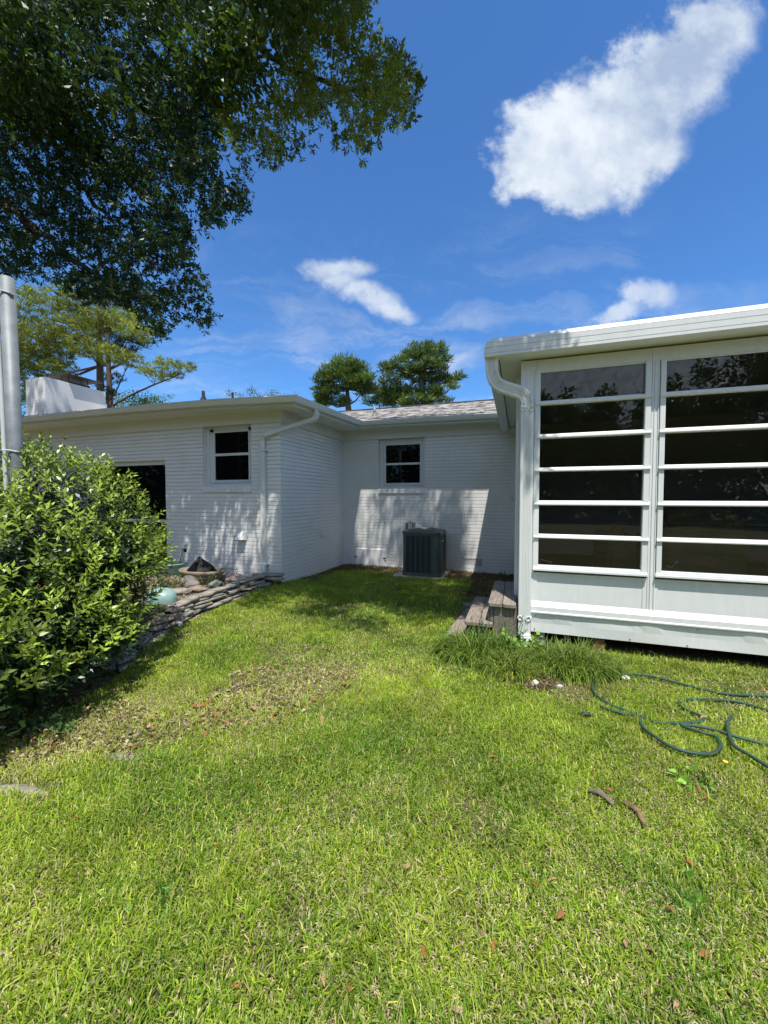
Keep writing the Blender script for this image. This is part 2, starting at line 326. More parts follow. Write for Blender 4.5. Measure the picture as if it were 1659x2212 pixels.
# ------------------------------------------------------------------ setting: ground
Y1, Y2, XC, YS = 5.558, 7.94, -3.698, 4.2
WALLP = [(1.6, -2.95), (2.2, -3.12), (2.7, -3.40), (3.1, -3.62), (3.9, -3.82), (4.6, -3.84), (5.62, -3.76)]   # foot of the stone wall: (y, x)
def wallx(y): return np.interp(y, [a for a, b in WALLP], [b for a, b in WALLP])
def gh(x, y):
    x = np.asarray(x, float); y = np.asarray(y, float)
    z = .018*(vnoise(x, y, .9, 1)-.5)+.008*(vnoise(x, y, 3.1, 2)-.5)
    z = z+.10*np.exp(-((x+3.6)**2+(y-5.5)**2)/.55)
    bed = np.clip((wallx(y)-x-.08)/.12, 0, 1)*np.clip((y-1.9)/.8, 0, 1)
    z = z*(1-bed)+bed*(.14+.03*(vnoise(x, y, 2.2, 3)-.5))
    return z
def grid_ground():
    xs = np.concatenate([[-400, -150, -60, -30, -16], np.arange(-10, 6.01, .11), [9, 16, 30, 60, 150, 400]])
    ys = np.concatenate([[-400, -150, -60, -30, -14, -7, -3, -1.2], np.arange(-.4, 8.6, .11), [10, 13, 18, 30, 60, 150, 400]])
    X, Y = np.meshgrid(xs, ys); Z = gh(X, Y); far = (np.abs(X) > 14) | (np.abs(Y) > 12); Z = np.where(far, 0, Z)
    V = np.stack([X, Y, Z], -1).reshape(-1, 3); nx, ny = len(xs), len(ys)
    i = (np.arange(ny-1)[:, None]*nx+np.arange(nx-1)[None]).ravel()
    return npmesh('ground', V, np.stack([i, i+1, i+nx+1, i+nx], 1), M['ground'], smooth=True)
tag(grid_ground(), kind='structure')
# ------------------------------------------------------------------ house
COURSE = .0677
def brick_wall(mb, axis, c, u0, u1, zb, zt, holes, face, groove, sgn_depth, rev=.10, u0g=None, corner=None):
    """axis 'x': wall spans X at Y=c facing -Y. axis 'y': wall spans Y at X=c facing +X."""
    def pt(u, d, z): return (u, c+d, z) if axis == 'x' else (c-d, u, z)
    zs = set([zb, zt]); k = math.floor(zb/COURSE)
    while k*COURSE < zt:
        for z in (k*COURSE, k*COURSE+.010):
            if zb < z < zt: zs.add(z)
        k += 1
    for h in holes: zs |= {h[2], h[3]}
    zs = sorted(z for z in zs if zb <= z <= zt)
    us = sorted({u0, u1} | {h[0] for h in holes} | {h[1] for h in holes})
    off = []
    for a, b in zip(zs, zs[1:]):
        m = ((a+b)/2) % COURSE; off.append(groove if m < .010 else face)
    def solid(ua, ub, z): 
        um = (ua+ub)/2; return not any(h[0] < um < h[1] and h[2] < z < h[3] for h in holes)
    for i, (a, b) in enumerate(zip(zs, zs[1:])):
        for ua, ub in zip(us, us[1:]):
            if solid(ua, ub, (a+b)/2):
                g = off[i]; ue = ub
                ub_ = ub-(.010 if (axis == 'x' and ub == u1 and g == groove and corner) else 0)
                ua_ = ua+(.010 if (axis == 'y' and ua == u0 and g == groove and corner) else 0)
                mb.quad(pt(ua_, g, a), pt(ub_, g, a), pt(ub_, g, b), pt(ua_, g, b))
                if i and off[i-1] != g and solid(ua, ub, (zs[i-1]+a)/2):
                    ual = ua+(.010 if (axis == 'y' and ua == u0 and corner) else 0)
                    mb.quad(pt(ual, face, a), pt(ub, face, a), pt(ub, groove, a), pt(ual, groove, a))
    for h in holes:
        a, b, z0, z1 = h[:4]; d = h[4] if len(h) > 4 else rev
        mb.quad(pt(a, face, z0), pt(a, d, z0), pt(a, d, z1), pt(a, face, z1)); mb.quad(pt(b, face, z0), pt(b, d, z0), pt(b, d, z1), pt(b, face, z1))
        mb.quad(pt(a, face, z0), pt(b, face, z0), pt(b, d, z0), pt(a, d, z0)); mb.quad(pt(a, face, z1), pt(b, face, z1), pt(b, d, z1), pt(a, d, z1))
house = thing('house', 'white painted brick house with grey shingle roof, chimney and two small dark windows', 'house', (-6, 8, 0))
WIN1 = (-5.30, -4.27, 1.685, 2.73); WIN2 = (-2.85, -1.845, 1.675, 2.73); DOOR = (-8.1, -6.17, .13, 2.185)
V1 = (-4.95, -4.56, .14, .27); V2 = (-1.05, -.66, .115, .275); HOLE = (-5.815, -5.70, .492, .562)
mb = MB(); brick_wall(mb, 'x', Y1, -14, XC, -.3, 2.735, [WIN1, DOOR, V1+(.06,), HOLE+(.05,)], 0, .010, 1, .14, corner=True); mb.build('wall', M['brick'], house)
mb = MB(); brick_wall(mb, 'y', XC, Y1, Y2, -.3, 2.735, [], 0, .010, 1, corner=True); mb.build('wall', M['brick'], house)
mb = MB(); brick_wall(mb, 'x', Y2, XC, 4.6, -.3, 2.735, [WIN2, V2+(.06,)], 0, .010, 1, .14); mb.build('wall', M['brick'], house)
# frieze boards
mb = MB(); mb.box(-14, XC+.028, Y1-.028, Y1+.02, 2.73, 2.93); mb.box(XC-.02, XC+.028, Y1+.021, Y2-.029, 2.73, 2.93); mb.box(XC-.02, 4.6, Y2-.028, Y2+.02, 2.73, 2.93)
mb.build('frieze_board', M['soffit'], house, bevel=.004)
# gutter path: outer top lip
GP = [(-14, 5.04, 3.10), (-9.3, 5.04, 3.075), (-6.42, 5.04, 3.072), (-4.6, 5.04, 3.045), (-3.58, 5.04, 3.008), (-3.083, 5.04, 2.991), (-3.062, 6.0, 3.012), (-3.03, 7.44, 3.052), (-1.8, 7.44, 3.045), (-.34, 7.44, 3.030)]
GS = [(0, -1, 0)]*5+[(1, -1, 0)]+[(1, 0, 0)]+[(1, -1, 0)]+[(0, -1, 0)]*2
prof = [(0, 0), (.004, -.006), (.002, -.018), (-.008, -.024), (-.012, -.040), (-.034, -.078), (-.04, -.088), (-.118, -.088), (-.118, .0), (-.112, .0), (-.112, -.082), (-.042, -.082), (-.018, -.036), (-.012, 0)]
MB().sweep(GP, prof, GS).build('gutter', M['gutter'], house)
# fascia + soffit
mb = MB(); FP = [tuple(Vector(p)+Vector(s)*-.121) for p, s in zip(GP, GS)]
mb.sweep(FP, [(0, -.01), (0, -.128), (-.022, -.128), (-.022, -.01)], GS); mb.build('fascia_board', M['gutter'], house)
mb = MB(); inner = [(-14, Y1, 2.925), (-9.3, Y1, 2.925), (-6.42, Y1, 2.925), (-4.6, Y1, 2.925), (-3.9, Y1, 2.925), (XC, Y1, 2.925), (XC, 6.0, 2.925), (XC, Y2, 2.925), (-1.8, Y2, 2.925), (-.34, Y2, 2.925)]
outer = [tuple(Vector(p)+Vector(s)*-.143+Vector((0, 0, -.126))) for p, s in zip(GP, GS)]
n = len(inner); mb.add(inner+outer, [(i, i+1, n+i+1, n+i) for i in range(n-1)]); mb.build('soffit', M['soffit'], house)
# roof
roof = bpy.data.objects.new('roof', None); C.objects.link(roof); roof.location = (-6, 10, 3); put(roof, house)
mb = MB(); sl1, sl2 = .302, .292
e = lambda i, up=.03, inn=-.03: Vector(GP[i])+Vector(GS[i])*inn+Vector((0, 0, up-.02))
A = [e(0), e(1), e(2), e(3), e(4), e(5)]
hipz = lambda d: A[5].z+sl1*d
hipT = Vector((A[5].x-5.9, A[5].y+5.9, hipz(5.9)))
mb.add([*A, hipT, (-14, A[5].y+5.9, hipz(5.9)+.12)], [(0, 1, 2, 7), (2, 3, 6, 7), (3, 4, 5, 6)])
B = [e(5), e(6), e(7)]; ridY = 11.0; rz = e(7).z+sl2*(ridY-e(7).y)
valT = Vector((e(7).x-(ridY-7.44), ridY, rz))
mb.add([*B, valT, hipT], [(0, 1, 2, 3, 4)])
Cc = [e(7), e(8), e(9), Vector((6, e(9).y, e(9).z)), Vector((6, ridY, rz)), valT]
mb.add(Cc, [(0, 1, 2, 3, 4, 5)])
mb.add([valT, (6, ridY, rz), (6, 15, 1.6), (-14, 15, 1.6), (-14, A[5].y+5.9, hipz(5.9)+.1), hipT], [(0, 1, 2, 3, 4, 5)])
ro = mb.build('shingles', M['shingle']); put(ro, roof)
# ridge caps and plumbing vents
mb = MB(); mb.tube([valT+Vector((0, 0, .0)), Vector((6, ridY, rz))], .035, 6); put(mb.build('ridge_cap', M['metalcap']), roof)
def pipe_boot(x, y, z0, z1):
    mb = MB(); mb.lathe([(.13, -.03), (.085, .02), (.05, .10), (.045, .11)], (x, y, z0), 16); o = mb.build('pipe_boot', M['lead'], smooth=True); put(o, roof)
    o2 = MB().tube([(x, y, z0+.02), (x, y, z1)], .036, 12).build('vent_pipe', M['galv'], smooth=True); put(o2, roof)
pipe_boot(-3.09, 8.35, 3.28, 3.53); pipe_boot(-6.5, 6.87, 3.56, 3.80)
# chimney
ch = bpy.data.objects.new('chimney', None); C.objects.link(ch); ch.location = (-11.45, 7.3, 3.2); put(ch, roof)
mb = MB(); mb.box(-11.95, -11.22, 6.62, 8.15, 2.6, 4.50); put(mb.build('chimney_stack', M['brick'], bevel=.006), ch)
mb = MB(); mb.box(-11.7, -11.4, 7.25, 7.85, 4.50, 4.60); put(mb.build('flue', M['metalcap']), ch)
mb = MB(); mb.add([(-11.98, 7.1, 4.72), (-11.12, 7.1, 4.72), (-11.12, 8.0, 4.72), (-11.98, 8.0, 4.72), (-11.55, 7.5, 4.79), (-11.98, 7.1, 4.705), (-11.12, 7.1, 4.705), (-11.12, 8.0, 4.705), (-11.98, 8.0, 4.705)], [(0, 1, 4), (1, 2, 4), (2, 3, 4), (3, 0, 4), (5, 6, 7, 8), (0, 1, 6, 5), (1, 2, 7, 6), (2, 3, 8, 7), (3, 0, 5, 8)])
for x, y in ((-11.68, 7.3), (-11.42, 7.3), (-11.68, 7.8), (-11.42, 7.8)): mb.tube([(x, y, 4.58), (x, y, 4.71)], .012, 5)
put(mb.build('chimney_cap', M['metalcap']), ch)
# windows of the house
def house_window(w, Yw, gx0, gx1, gz0, gz1, zm, ledge, lz0, latch=False):
    a, b, z0, z1 = w; Yf = Yw+.085
    e0 = bpy.data.objects.new('window', None); C.objects.link(e0); e0.location = ((a+b)/2, Yf, z0); put(e0, house)
    # frame: outer casing steps to the sash
    m_ = MB()
    def ringf(x0, x1, y0, y1, i0, i1, j0, j1, ya, yb):
        m_.box(x0, i0, ya, yb, y0, y1); m_.box(i1, x1, ya, yb, y0, y1); m_.box(i0, i1, ya, yb, y0, j0); m_.box(i0, i1, ya, yb, j1, y1)
    c1 = .07
    ringf(a+.002, b-.002, z0+.002, z1-.002, a+c1, b-c1+.02, z0+.055, z1-.055, Yf, Yf+.05)
    ringf(a+c1, b-c1+.02, z0+.055, z1-.055, gx0-.03, gx1+.03, gz0-.03, gz1+.03, Yf+.014, Yf+.05)
    put(m_.build('window_frame', M['winwhite'], bevel=.005), e0)
    m_ = MB(); s = .022
    ringf(gx0-.03, gx1+.03, gz0-.03, gz1+.03, gx0, gx1, gz0, gz1, Yf+.006, Yf+.035)
    m_.box(gx0, gx1, Yf+.003, Yf+.035, zm-s, zm+s)
    put(m_.build('sash', M['winwhite'], bevel=.003), e0)
    for za, zb in ((gz0, zm-s), (zm+s, gz1)):
        m_ = MB().box(gx0, gx1, Yf+.022, Yf+.030, za, zb); put(m_.build('pane', M['housepane']), e0)
    m_ = MB(); nb = 10; wd = (b-a+.01)/nb
    for i in range(nb): m_.box(a+i*wd+.0015, a+(i+1)*wd-.0015, Yw-.022, Yw+.09, lz0, z0-.004)
    m_.box(a, b, Yw-.016, Yw+.085, lz0+.004, z0-.008)
    put(m_.build('sill', M['brick'], bevel=.004), e0)
    m_ = MB().box(gx0-.06, gx1+.06, Yf-.012, Yf+.02, gz0-.055, gz0-.04); put(m_.build('sash_ledge', M['winwhite'], bevel=.003), e0)
    return e0
w1 = house_window(WIN1, Y1, -5.115, -4.40, 1.80, 2.63, 2.245, 0, 1.585)
w2 = house_window(WIN2, Y2, -2.715, -1.965, 1.80, 2.605, 2.205, 0, 1.576)
for x0 in (-5.16, -4.345):
    put(MB().box(x0-.02, x0+.03, Y1+.05, Y1+.085, 2.645, 2.69).build('blind_bracket', M['black'], bevel=.004), w1)
# sliding door opening
de = bpy.data.objects.new('sliding_door', None); C.objects.link(de); de.location = (-7.1, Y1+.1, .1); put(de, house)
mb = MB(); mb.box(DOOR[0], DOOR[1], Y1+.06, Y1+.13, 2.105, 2.185); mb.box(DOOR[0], DOOR[0]+.06, Y1+.06, Y1+.13, .13, 2.105); mb.box(DOOR[0], DOOR[1], Y1+.06, Y1+.15, .13, .17)
put(mb.build('door_frame', M['winwhite'], bevel=.004), de)
put(MB().box(DOOR[0], DOOR[1]+.02, Y1+.115, Y1+.125, .17, 2.105).build('pane', M['housepane']), de)
put(MB().box(DOOR[0]+.06, DOOR[1]-.0, Y1+.100, Y1+.114, 1.02, 1.075).build('cross_rail', M['pvc']), de)
# foundation vents
def found_vent(v, Yw):
    a, b, z0, z1 = v; e0 = bpy.data.objects.new('foundation_vent', None); C.objects.link(e0); e0.location = ((a+b)/2, Yw, z0); put(e0, house)
    put(MB().box(a, b, Yw+.055, Yw+.06, z0, z1).build('backing', M['dark']), e0)
    m_ = MB(); m_.box(a+.001, a+.015, Yw+.0, Yw+.03, z0, z1); m_.box(b-.015, b-.001, Yw+.0, Yw+.03, z0, z1); m_.box(a+.015, b-.015, Yw, Yw+.03, z0, z0+.012); m_.box(a+.015, b-.015, Yw, Yw+.03, z1-.012, z1)
    put(m_.build('vent_frame', M['white'], bevel=.002), e0)
    m_ = MB(); st = .034; x = a-.1; H = z1-z0
    while x < b:
        for s in (1, -1):
            x0, x1 = (x, x+H*.55) if s == 1 else (x+H*.55, x); pa = Vector((x0, Yw+.012+.003*s, z0)); pb = Vector((x1, Yw+.012+.003*s, z1))
            # clip in x
            def cl_(p, q):
                if p.x < a: t_ = (a-p.x)/(q.x-p.x) if q.x != p.x else 0; p = p+(q-p)*t_
                if p.x > b: t_ = (b-p.x)/(q.x-p.x); p = p+(q-p)*t_
                return p
            if not (max(x0, x1) <= a or min(x0, x1) >= b):
                p, q = cl_(pa, pb), cl_(pb, pa)
                if (p-q).length > .01: m_.tube([p, q], .0070, 4)
        x += st
    put(m_.build('lattice', M['white']), e0)
found_vent(V1, Y1); found_vent(V2, Y2)
put(MB().box(HOLE[0], HOLE[1], Y1+.045, Y1+.05, HOLE[2], HOLE[3]).build('open_outlet_recess', M['dark']), house)
# crawl-space hatch
he = bpy.data.objects.new('crawl_space_hatch', None); C.objects.link(he); he.location = (-3.04, Y2-.02, .2); put(he, house)
put(MB().box(-3.375, -2.705, Y2-.022, Y2+.004, -.05, .372).build('hatch_panel', M['white'], bevel=.004), he)
for x in (-3.385, -2.70):
    m_ = MB(); m_.box(x-.035, x+.035, Y2-.034, Y2-.022, .19, .205); m_.box(x-.008, x+.008, Y2-.04, Y2-.022, .175, .20)
    put(m_.build('latch', M['black'], bevel=.002), he)
# dryer vent hood, weatherproof outlet
m_ = MB(); a, b = -4.56, -4.40; m_.add([(a+.02, Y1, .915), (b+.01, Y1, .915), (a-.005, Y1-.09, .775), (b-.005, Y1-.09, .775), (a+.01, Y1, .765), (b+.015, Y1, .765)], [(0, 1, 3, 2), (2, 3, 5, 4), (0, 2, 4), (1, 5, 3), (0, 4, 5, 1)])
tag(m_.build('dryer_vent_hood', M['white'], house, bevel=.003))
m_ = MB().box(XC, XC+.045, 6.93, 7.02, .72, .86).box(XC+.045, XC+.052, 6.94, 7.01, .73, .85); m_.build('outlet_cover', M['white'], house, bevel=.004)
# downpipe of the house: rectangular section swept through elbows
def rectpipe(mb, pts, w, d, wdir=None, ribs=0):
    pts = [Vector(p) for p in pts]; k = len(pts); vs = []; prof_ = []
    c = .006; prof_ = [(-w/2+c, -d/2), (w/2-c, -d/2), (w/2, -d/2+c), (w/2, d/2-c), (w/2-c, d/2), (-w/2+c, d/2), (-w/2, d/2-c), (-w/2, -d/2+c)]
    if ribs:
        fr = [(-w/2+c, -d/2)]; n_ = ribs
        for i in range(n_):
            u = -w/2+w*(.20+.60*(i+.5)/n_); q = w*.60/n_*.32
            fr += [(u-q, -d/2), (u-q*.4, -d/2+.006), (u+q*.4, -d/2+.006), (u+q, -d/2)]
        prof_ = fr+prof_[1:]
    n = len(prof_)
    for i, p in enumerate(pts):
        t = (pts[min(i+1, k-1)]-pts[max(i-1, 0)]).normalized()
        a = Vector(wdir[i]) if isinstance(wdir, list) else Vector(wdir); a = (a-t*a.dot(t)).normalized(); b = t.cross(a)
        if b.y < 0 or (abs(b.y) < 1e-4 and b.z < 0): b = -b
        for u, v in prof_: vs.append(p+a*u+b*v)
    fs = [(i*n+j, i*n+(j+1) % n, (i+1)*n+(j+1) % n, (i+1)*n+j) for i in range(k-1) for j in range(n)]+[tuple(range(n)), tuple(range((k-1)*n, k*n))]
    return mb.add(vs, fs)
dp = bpy.data.objects.new('downpipe', None); C.objects.link(dp); dp.location = (-4.01, 5.5, .1); put(dp, house)
m_ = MB(); rectpipe(m_, [(-3.12, 5.72, 2.925), (-3.12, 5.72, 2.84), (-3.14, 5.715, 2.78), (-3.19, 5.69, 2.74), (-3.30, 5.66, 2.715)], .085, .065, [(0, 1, 0)]*5); el = m_
m_ = MB(); rectpipe(m_, [(-3.28, 5.665, 2.72), (-3.94, 5.49, 2.515), (-3.995, 5.485, 2.485), (-4.015, 5.50, 2.43), (-4.015, 5.512, 2.30), (-4.015, 5.512, .40), (-4.015, 5.49, .30), (-4.015, 5.45, .13)], .085, .062, [(-.3, 1, 0), (-.3, 1, 0), (.4, 1, 0), (1, .6, 0), (1, 0, 0), (1, 0, 0), (1, 0, 0), (1, 0, 0)])
put(m_.build('pipe', M['gutter']), dp)
m_ = MB(); 
for i in range(7):
    t_ = i/6; p = Vector((-3.12-.13*t_**2, 5.72-.02*t_, 2.86-.12*t_)); m_.box(p.x-.004+.035, p.x+.039, p.y-.04, p.y+.04, p.z-.004, p.z+.004)
el.add(m_.v, m_.f); put(el.build('elbow', M['gutter']), dp)
for z in (.385, 2.27):
    put(MB().box(-4.065, -3.93, 5.472, 5.556, z-.012, z+.012).build('pipe_strap', M['gutter'], bevel=.002), dp)
# ------------------------------------------------------------------ sunroom
sr = thing('sunroom', 'white aluminium sunroom addition with stacked dark awning windows, raised on posts', 'sunroom', (2.2, 5.5, 0))
def sub(name, loc, parent):
    e0 = bpy.data.objects.new(name, None); C.objects.link(e0); e0.location = loc; put(e0, parent); return e0
X0, XR = .004, 4.6
# roof slab with ribbed fascia; the left edge is a box gutter that falls to the back
FY = 3.985; XL = -.338; YB = 7.93
rp = [(0, 0), (0, .024), (-.004, .027), (-.004, .075), (.0, .078), (0, .104), (.004, .132), (.028, .158)]
m_ = MB(); F0 = 2.865
fp = [(0, 0), (0, .025), (.005, .027), (.005, .029), (0, .031), (0, .079), (.005, .081), (.005, .083), (0, .085), (0, .128), (.005, .130), (.005, .132), (.002, .134), (.030, .178), (.16, .178), (.16, 0)]
def dz(y): return -.11*(y-FY)/(YB-FY)
vs = []
for x in (XL, XR+.3):
    for o_, u in fp: vs.append((x+(max(0, u-.105)*.8 if x == XL else 0), FY+o_, F0+u))
n = len(fp); m_.add(vs, [(j, (j+1) % n, n+(j+1) % n, n+j) for j in range(n)]+[tuple(range(n))[::-1], tuple(range(n, 2*n))])
m_.build('fascia', M['alu'], sr)
m_ = MB(); y0 = FY+.16
m_.add([(XL, y0, F0+dz(y0)), (XL+.13, y0, F0+dz(y0)), (XL+.13, YB, F0+dz(YB)), (XL, YB, F0+dz(YB)), (XL, y0, F0+.128), (XL+.13, y0, F0+.128), (XL+.13, YB, F0+.10), (XL, YB, F0+.10)],
  [(0, 1, 2, 3), (4, 5, 6, 7), (0, 1, 5, 4), (1, 2, 6, 5), (2, 3, 7, 6), (3, 0, 4, 7)])
m_.build('box_gutter', M['alu'], sr, bevel=.004)
m_ = MB(); m_.add([(XL+.14, y0-.02, F0+.004), (XR+.3, y0-.02, F0+.004), (XR+.3, YB, F0-.02), (XL+.14, YB, F0-.02), (XL+.14, y0-.02, F0+.15), (XR+.3, y0-.02, F0+.15), (XR+.3, YB, F0+.42), (XL+.14, YB, F0+.42)],
  [(0, 1, 2, 3), (4, 5, 6, 7), (0, 1, 5, 4), (1, 2, 6, 5), (2, 3, 7, 6), (3, 0, 4, 7)])
m_.build('roof', M['soffit'], sr)
# front wall frame pieces
G1 = (.188, 1.078); G2 = (1.236, 2.75); G3 = (2.91, 4.3)
fr_ = sub('wall_frame', (2, YS, .35), sr)
m_ = MB(); m_.box(X0, .148, YS, YS+.09, .35, 2.849); m_.box(1.13, 1.186, YS, YS+.09, .35, 2.849); m_.box(2.80, 2.86, YS, YS+.09, .35, 2.849); m_.box(4.35, XR, YS, YS+.09, .35, 2.849)
m_.box(.148, 1.13, YS+.004, YS+.09, 2.735, 2.849); m_.box(1.186, 2.8, YS+.004, YS+.09, 2.735, 2.849); m_.box(2.86, 4.35, YS+.004, YS+.09, 2.735, 2.849)
put(m_.build('post_and_header', M['alu'], bevel=.003), fr_)
m_ = MB().box(.136, .148, YS-.012, YS, .765, 2.735); m_.box(1.150, 1.156, YS-.008, YS, .35, 2.735)
m_.box(1.18, 1.188, YS-.008, YS, .35, 2.735); put(m_.build('trim', M['alu'], bevel=.002), fr_)
# kick panels, ledge trims, skirt
m_ = MB()
for a, b in ((.148, 1.13), (1.186, 2.8), (2.86, 4.35)):
    m_.box(a, b, YS+.012, YS+.05, .455, .745); m_.box(a, a+.034, YS+.006, YS+.012, .455, .745); m_.box(b-.034, b, YS+.006, YS+.012, .455, .745); m_.box(a+.034, b-.034, YS+.006, YS+.012, .722, .745)
m_.build('kick_panel', M['alu'], sr, bevel=.002)
m_ = MB(); m_.sweep([(.128, YS, .35), (XR, YS, .35)], [(0, .11), (.022, .066), (.03, .058), (.03, .012), (.036, .006), (.036, -.006), (0, -.006)], [(0, -1, 0)]*2)
m_.build('ledge_trim', M['alu'], sr)
m_ = MB(); xs = np.linspace(.129, XR, 60); vs = []
for x in xs:
    w_ = .006*math.sin(x*7.1)+.005*math.sin(x*17+1)
    vs += [(x, YS-.016-max(0, w_), .338), (x, YS-.014+.004*math.sin(x*5), .24), (x, YS-.012, .146), (x, YS+.01, .146), (x, YS+.01, .338)]
m_.add(vs, [(i*5+j, i*5+(j+1) % 5, (i+1)*5+(j+1) % 5, (i+1)*5+j) for i in range(59) for j in range(5)]+[(0, 1, 2, 3, 4), tuple(range(59*5, 60*5))])
sk = m_.build('skirt', M['alu'], sr, smooth=False)
for x, z in ((.17, .31), (.165, .18), (1.0, .17), (1.45, .165), (1.52, .32), (2.2, .31), (2.25, .17)): MB().tube([(x, YS-.0135, z), (x, YS-.0225, z)], .005, 8).build('screw', M['galv'], sr)
# awning window units
zt = [2.721, 2.402, 2.075, 1.750, 1.419, 1.093]; zb_ = [2.444, 2.119, 1.792, 1.465, 1.133, .823]
def awning(a, b, last=False):
    e0 = sub('window', ((a+b)/2, YS, .8), sr); jl = .046; m_ = MB()
    for x0_, x1_ in ((a-jl+.004, a), (b, b+jl)): m_.box(x0_, x1_, YS-.016, YS+.05, .80, 2.735)
    m_.box(a-.03, b+.03, YS+.01, YS+.05, 2.721, 2.737)
    m_.box(a-jl-.004, b+jl+.004, YS-.034, YS+.04, .768, .790); m_.box(a-jl, b+jl, YS-.022, YS+.04, .790, .806); m_.box(a-.004, b+.004, YS-.006, YS+.04, .806, .823)
    put(m_.build('window_frame', M['alu'], bevel=.003), e0)
    for i in range(6):
        m_ = MB().box(a, b, YS+.022, YS+.028, zb_[i], zt[i]); put(m_.build('pane', M['srpane']), e0)
        if i < 5:
            z0, z1 = zt[i+1], zb_[i]; h = z1-z0; m_ = MB()
            m_.sweep([(a-.044, YS, z0), (b+.050, YS, z0)], [(-.03, 0), (.026, 0), (.032, h*.15), (.032, h*.32), (.020, h*.40), (.020, h*.60), (.012, h*.68), (.0, h), (-.03, h)], [(0, -1, 0)]*2)
            put(m_.build('sash_bar', M['alu']), e0)
    return e0
awning(*G1); awning(*G2); awning(*G3)
# crank handles seen through the glass
for x, s in ((.22, 1), (1.30, -1)):
    m_ = MB(); m_.tube([(x, YS+.07, .865), (x+.05, YS+.09, .85), (x+.085, YS+.10, .835 if s > 0 else .90)], .006, 6); m_.tube([(x+.07, YS+.1, .84 if s > 0 else .89), (x+.10, YS+.105, .838 if s > 0 else .905)], .011, 6)
    m_.build('window_crank', M['winwhite'], sr)
# side wall with the door, floor, right wall
m_ = MB(); m_.box(.002, .06, YS+.091, YB, .35, 2.845); m_.build('side_wall', M['alu'], sr)
m_ = MB(); m_.box(XR-.06, XR, YS+.091, YB, .35, 2.845); m_.build('side_wall', M['alu'], sr)
m_ = MB(); m_.box(.005, XR, YS+.02, YB, .34, .449); m_.build('floor_deck', M['dark'], sr)
de = sub('door', (0, 5, .45), sr)
put(MB().box(-.040, .001, 4.50, 4.56, .40, 2.78).box(-.040, .001, 5.44, 5.50, .40, 2.78).box(-.04, .001, 4.56, 5.44, 2.70, 2.78).build('door_frame', M['alu'], bevel=.004), de)
put(MB().box(-.024, .001, 4.56, 5.44, .45, 2.70).build('door_panel', M['alu'], bevel=.004), de)
m_ = MB().tube([(-.024, 5.36, 1.48), (-.085, 5.36, 1.48)], .012, 10).tube([(-.08, 5.36, 1.48), (-.09, 5.30, 1.478), (-.088, 5.24, 1.472)], .010, 8); put(m_.build('door_handle', M['nickel'], smooth=True), de)
put(MB().box(-.034, -.024, 5.33, 5.39, 1.36, 1.60).build('handle_plate', M['black'], bevel=.003), de)
# support posts
for x0_, w_ in ((.133, .085), (.70, .095), (2.3, .09), (3.6, .09)):
    m_ = MB().box(x0_, x0_+w_, YS+.012, YS+.10, -.08, .34); m_.build('support_post', M['brown'], sr, bevel=.003)
m_ = MB().box(.222, .262, YS+.02, YS+.2, -.05, .16).box(.222, .262, YS+.02, YS+.2, .165, .335); m_.build('block_pier', M['block'], sr, bevel=.004)
# black backing of the crawl space under the deck (joists)
m_ = MB()
for x in np.arange(.3, 4.5, .4): m_.box(x, x+.04, YS+.12, YB-.1, .2, .339)
m_.build('joists', M['brown'], sr)
# downpipe
dq = sub('downpipe', (.06, 4.12, .1), sr); YP = 4.148
m_ = MB(); rectpipe(m_, [(.065, YP, 2.43), (.065, YP, 1.6), (.065, YP, .9), (.065, YP, .12)], .118, .082, (1, 0, 0), ribs=5); put(m_.build('pipe', M['alu']), dq)
arc = []
def bez(p0, p1, p2, n): return [tuple(Vector(p0)*(1-t)**2+Vector(p1)*2*t*(1-t)+Vector(p2)*t*t) for t in [i/n for i in range(n+1)]]
arc = [(-.270, 4.07, 2.87), (-.270, 4.07, 2.80)]+bez((-.270, 4.07, 2.78), (-.268, 4.085, 2.625), (-.16, 4.105, 2.585), 8)+bez((-.05, 4.125, 2.545), (.062, YP, 2.51), (.065, YP, 2.42), 9)
m_ = MB(); rectpipe(m_, arc, .116, .084, [(1, 0, 0)]*2+[(1, 0, .2+i*.25) for i in range(9)]+[(1, 0, 2.4-i*.26) for i in range(10)], ribs=5); el = m_
m_ = MB()
for i, p in list(enumerate(arc))[3:10]+list(enumerate(arc))[12:]:
    p = Vector(p); q = Vector(arc[min(i+1, len(arc)-1)]); o_ = Vector(arc[i-1]); t = (q-o_).normalized(); a = Vector((1, 0, 0)); a = (a-t*a.dot(t)).normalized(); b = t.cross(a)
    if b.y > 0: b = -b
    for s in (-1, 1): m_.tube([p+a*.058*s, p+a*.056*s+b*.044, p+b*.0455+a*.02*s], .0035, 5)
el.add(m_.v, m_.f); put(el.build('elbow', M['alu']), dq)
for z in (2.36, .295):
    st = sub('pipe_strap', (.065, YP, z), dq)
    for o_ in [st]:
        pass
    m_ = MB(); yf = YP-.047
    for s in (-1, 1):
        cx = .065+s*.036; pts = [(cx-.026, yf, z), (cx-.012, yf, z+.020), (cx+.012, yf, z+.020), (cx+.026, yf, z), (cx+.012, yf, z-.020), (cx-.012, yf, z-.020), (cx-.026, yf, z)]
        m_.tube(pts, .0045, 5)
    m_.tube([(.004, yf+.01, z+.01), (.0, YP+.05, z+.01)], .005, 5); m_.tube([(.126, yf+.01, z+.01), (.13, YP+.05, z+.01)], .005, 5)
    me_o = m_.build('strap_band', M['alu']); me_o.name = 'pipe_strap'; put(me_o, dq); bpy.data.objects.remove(st)
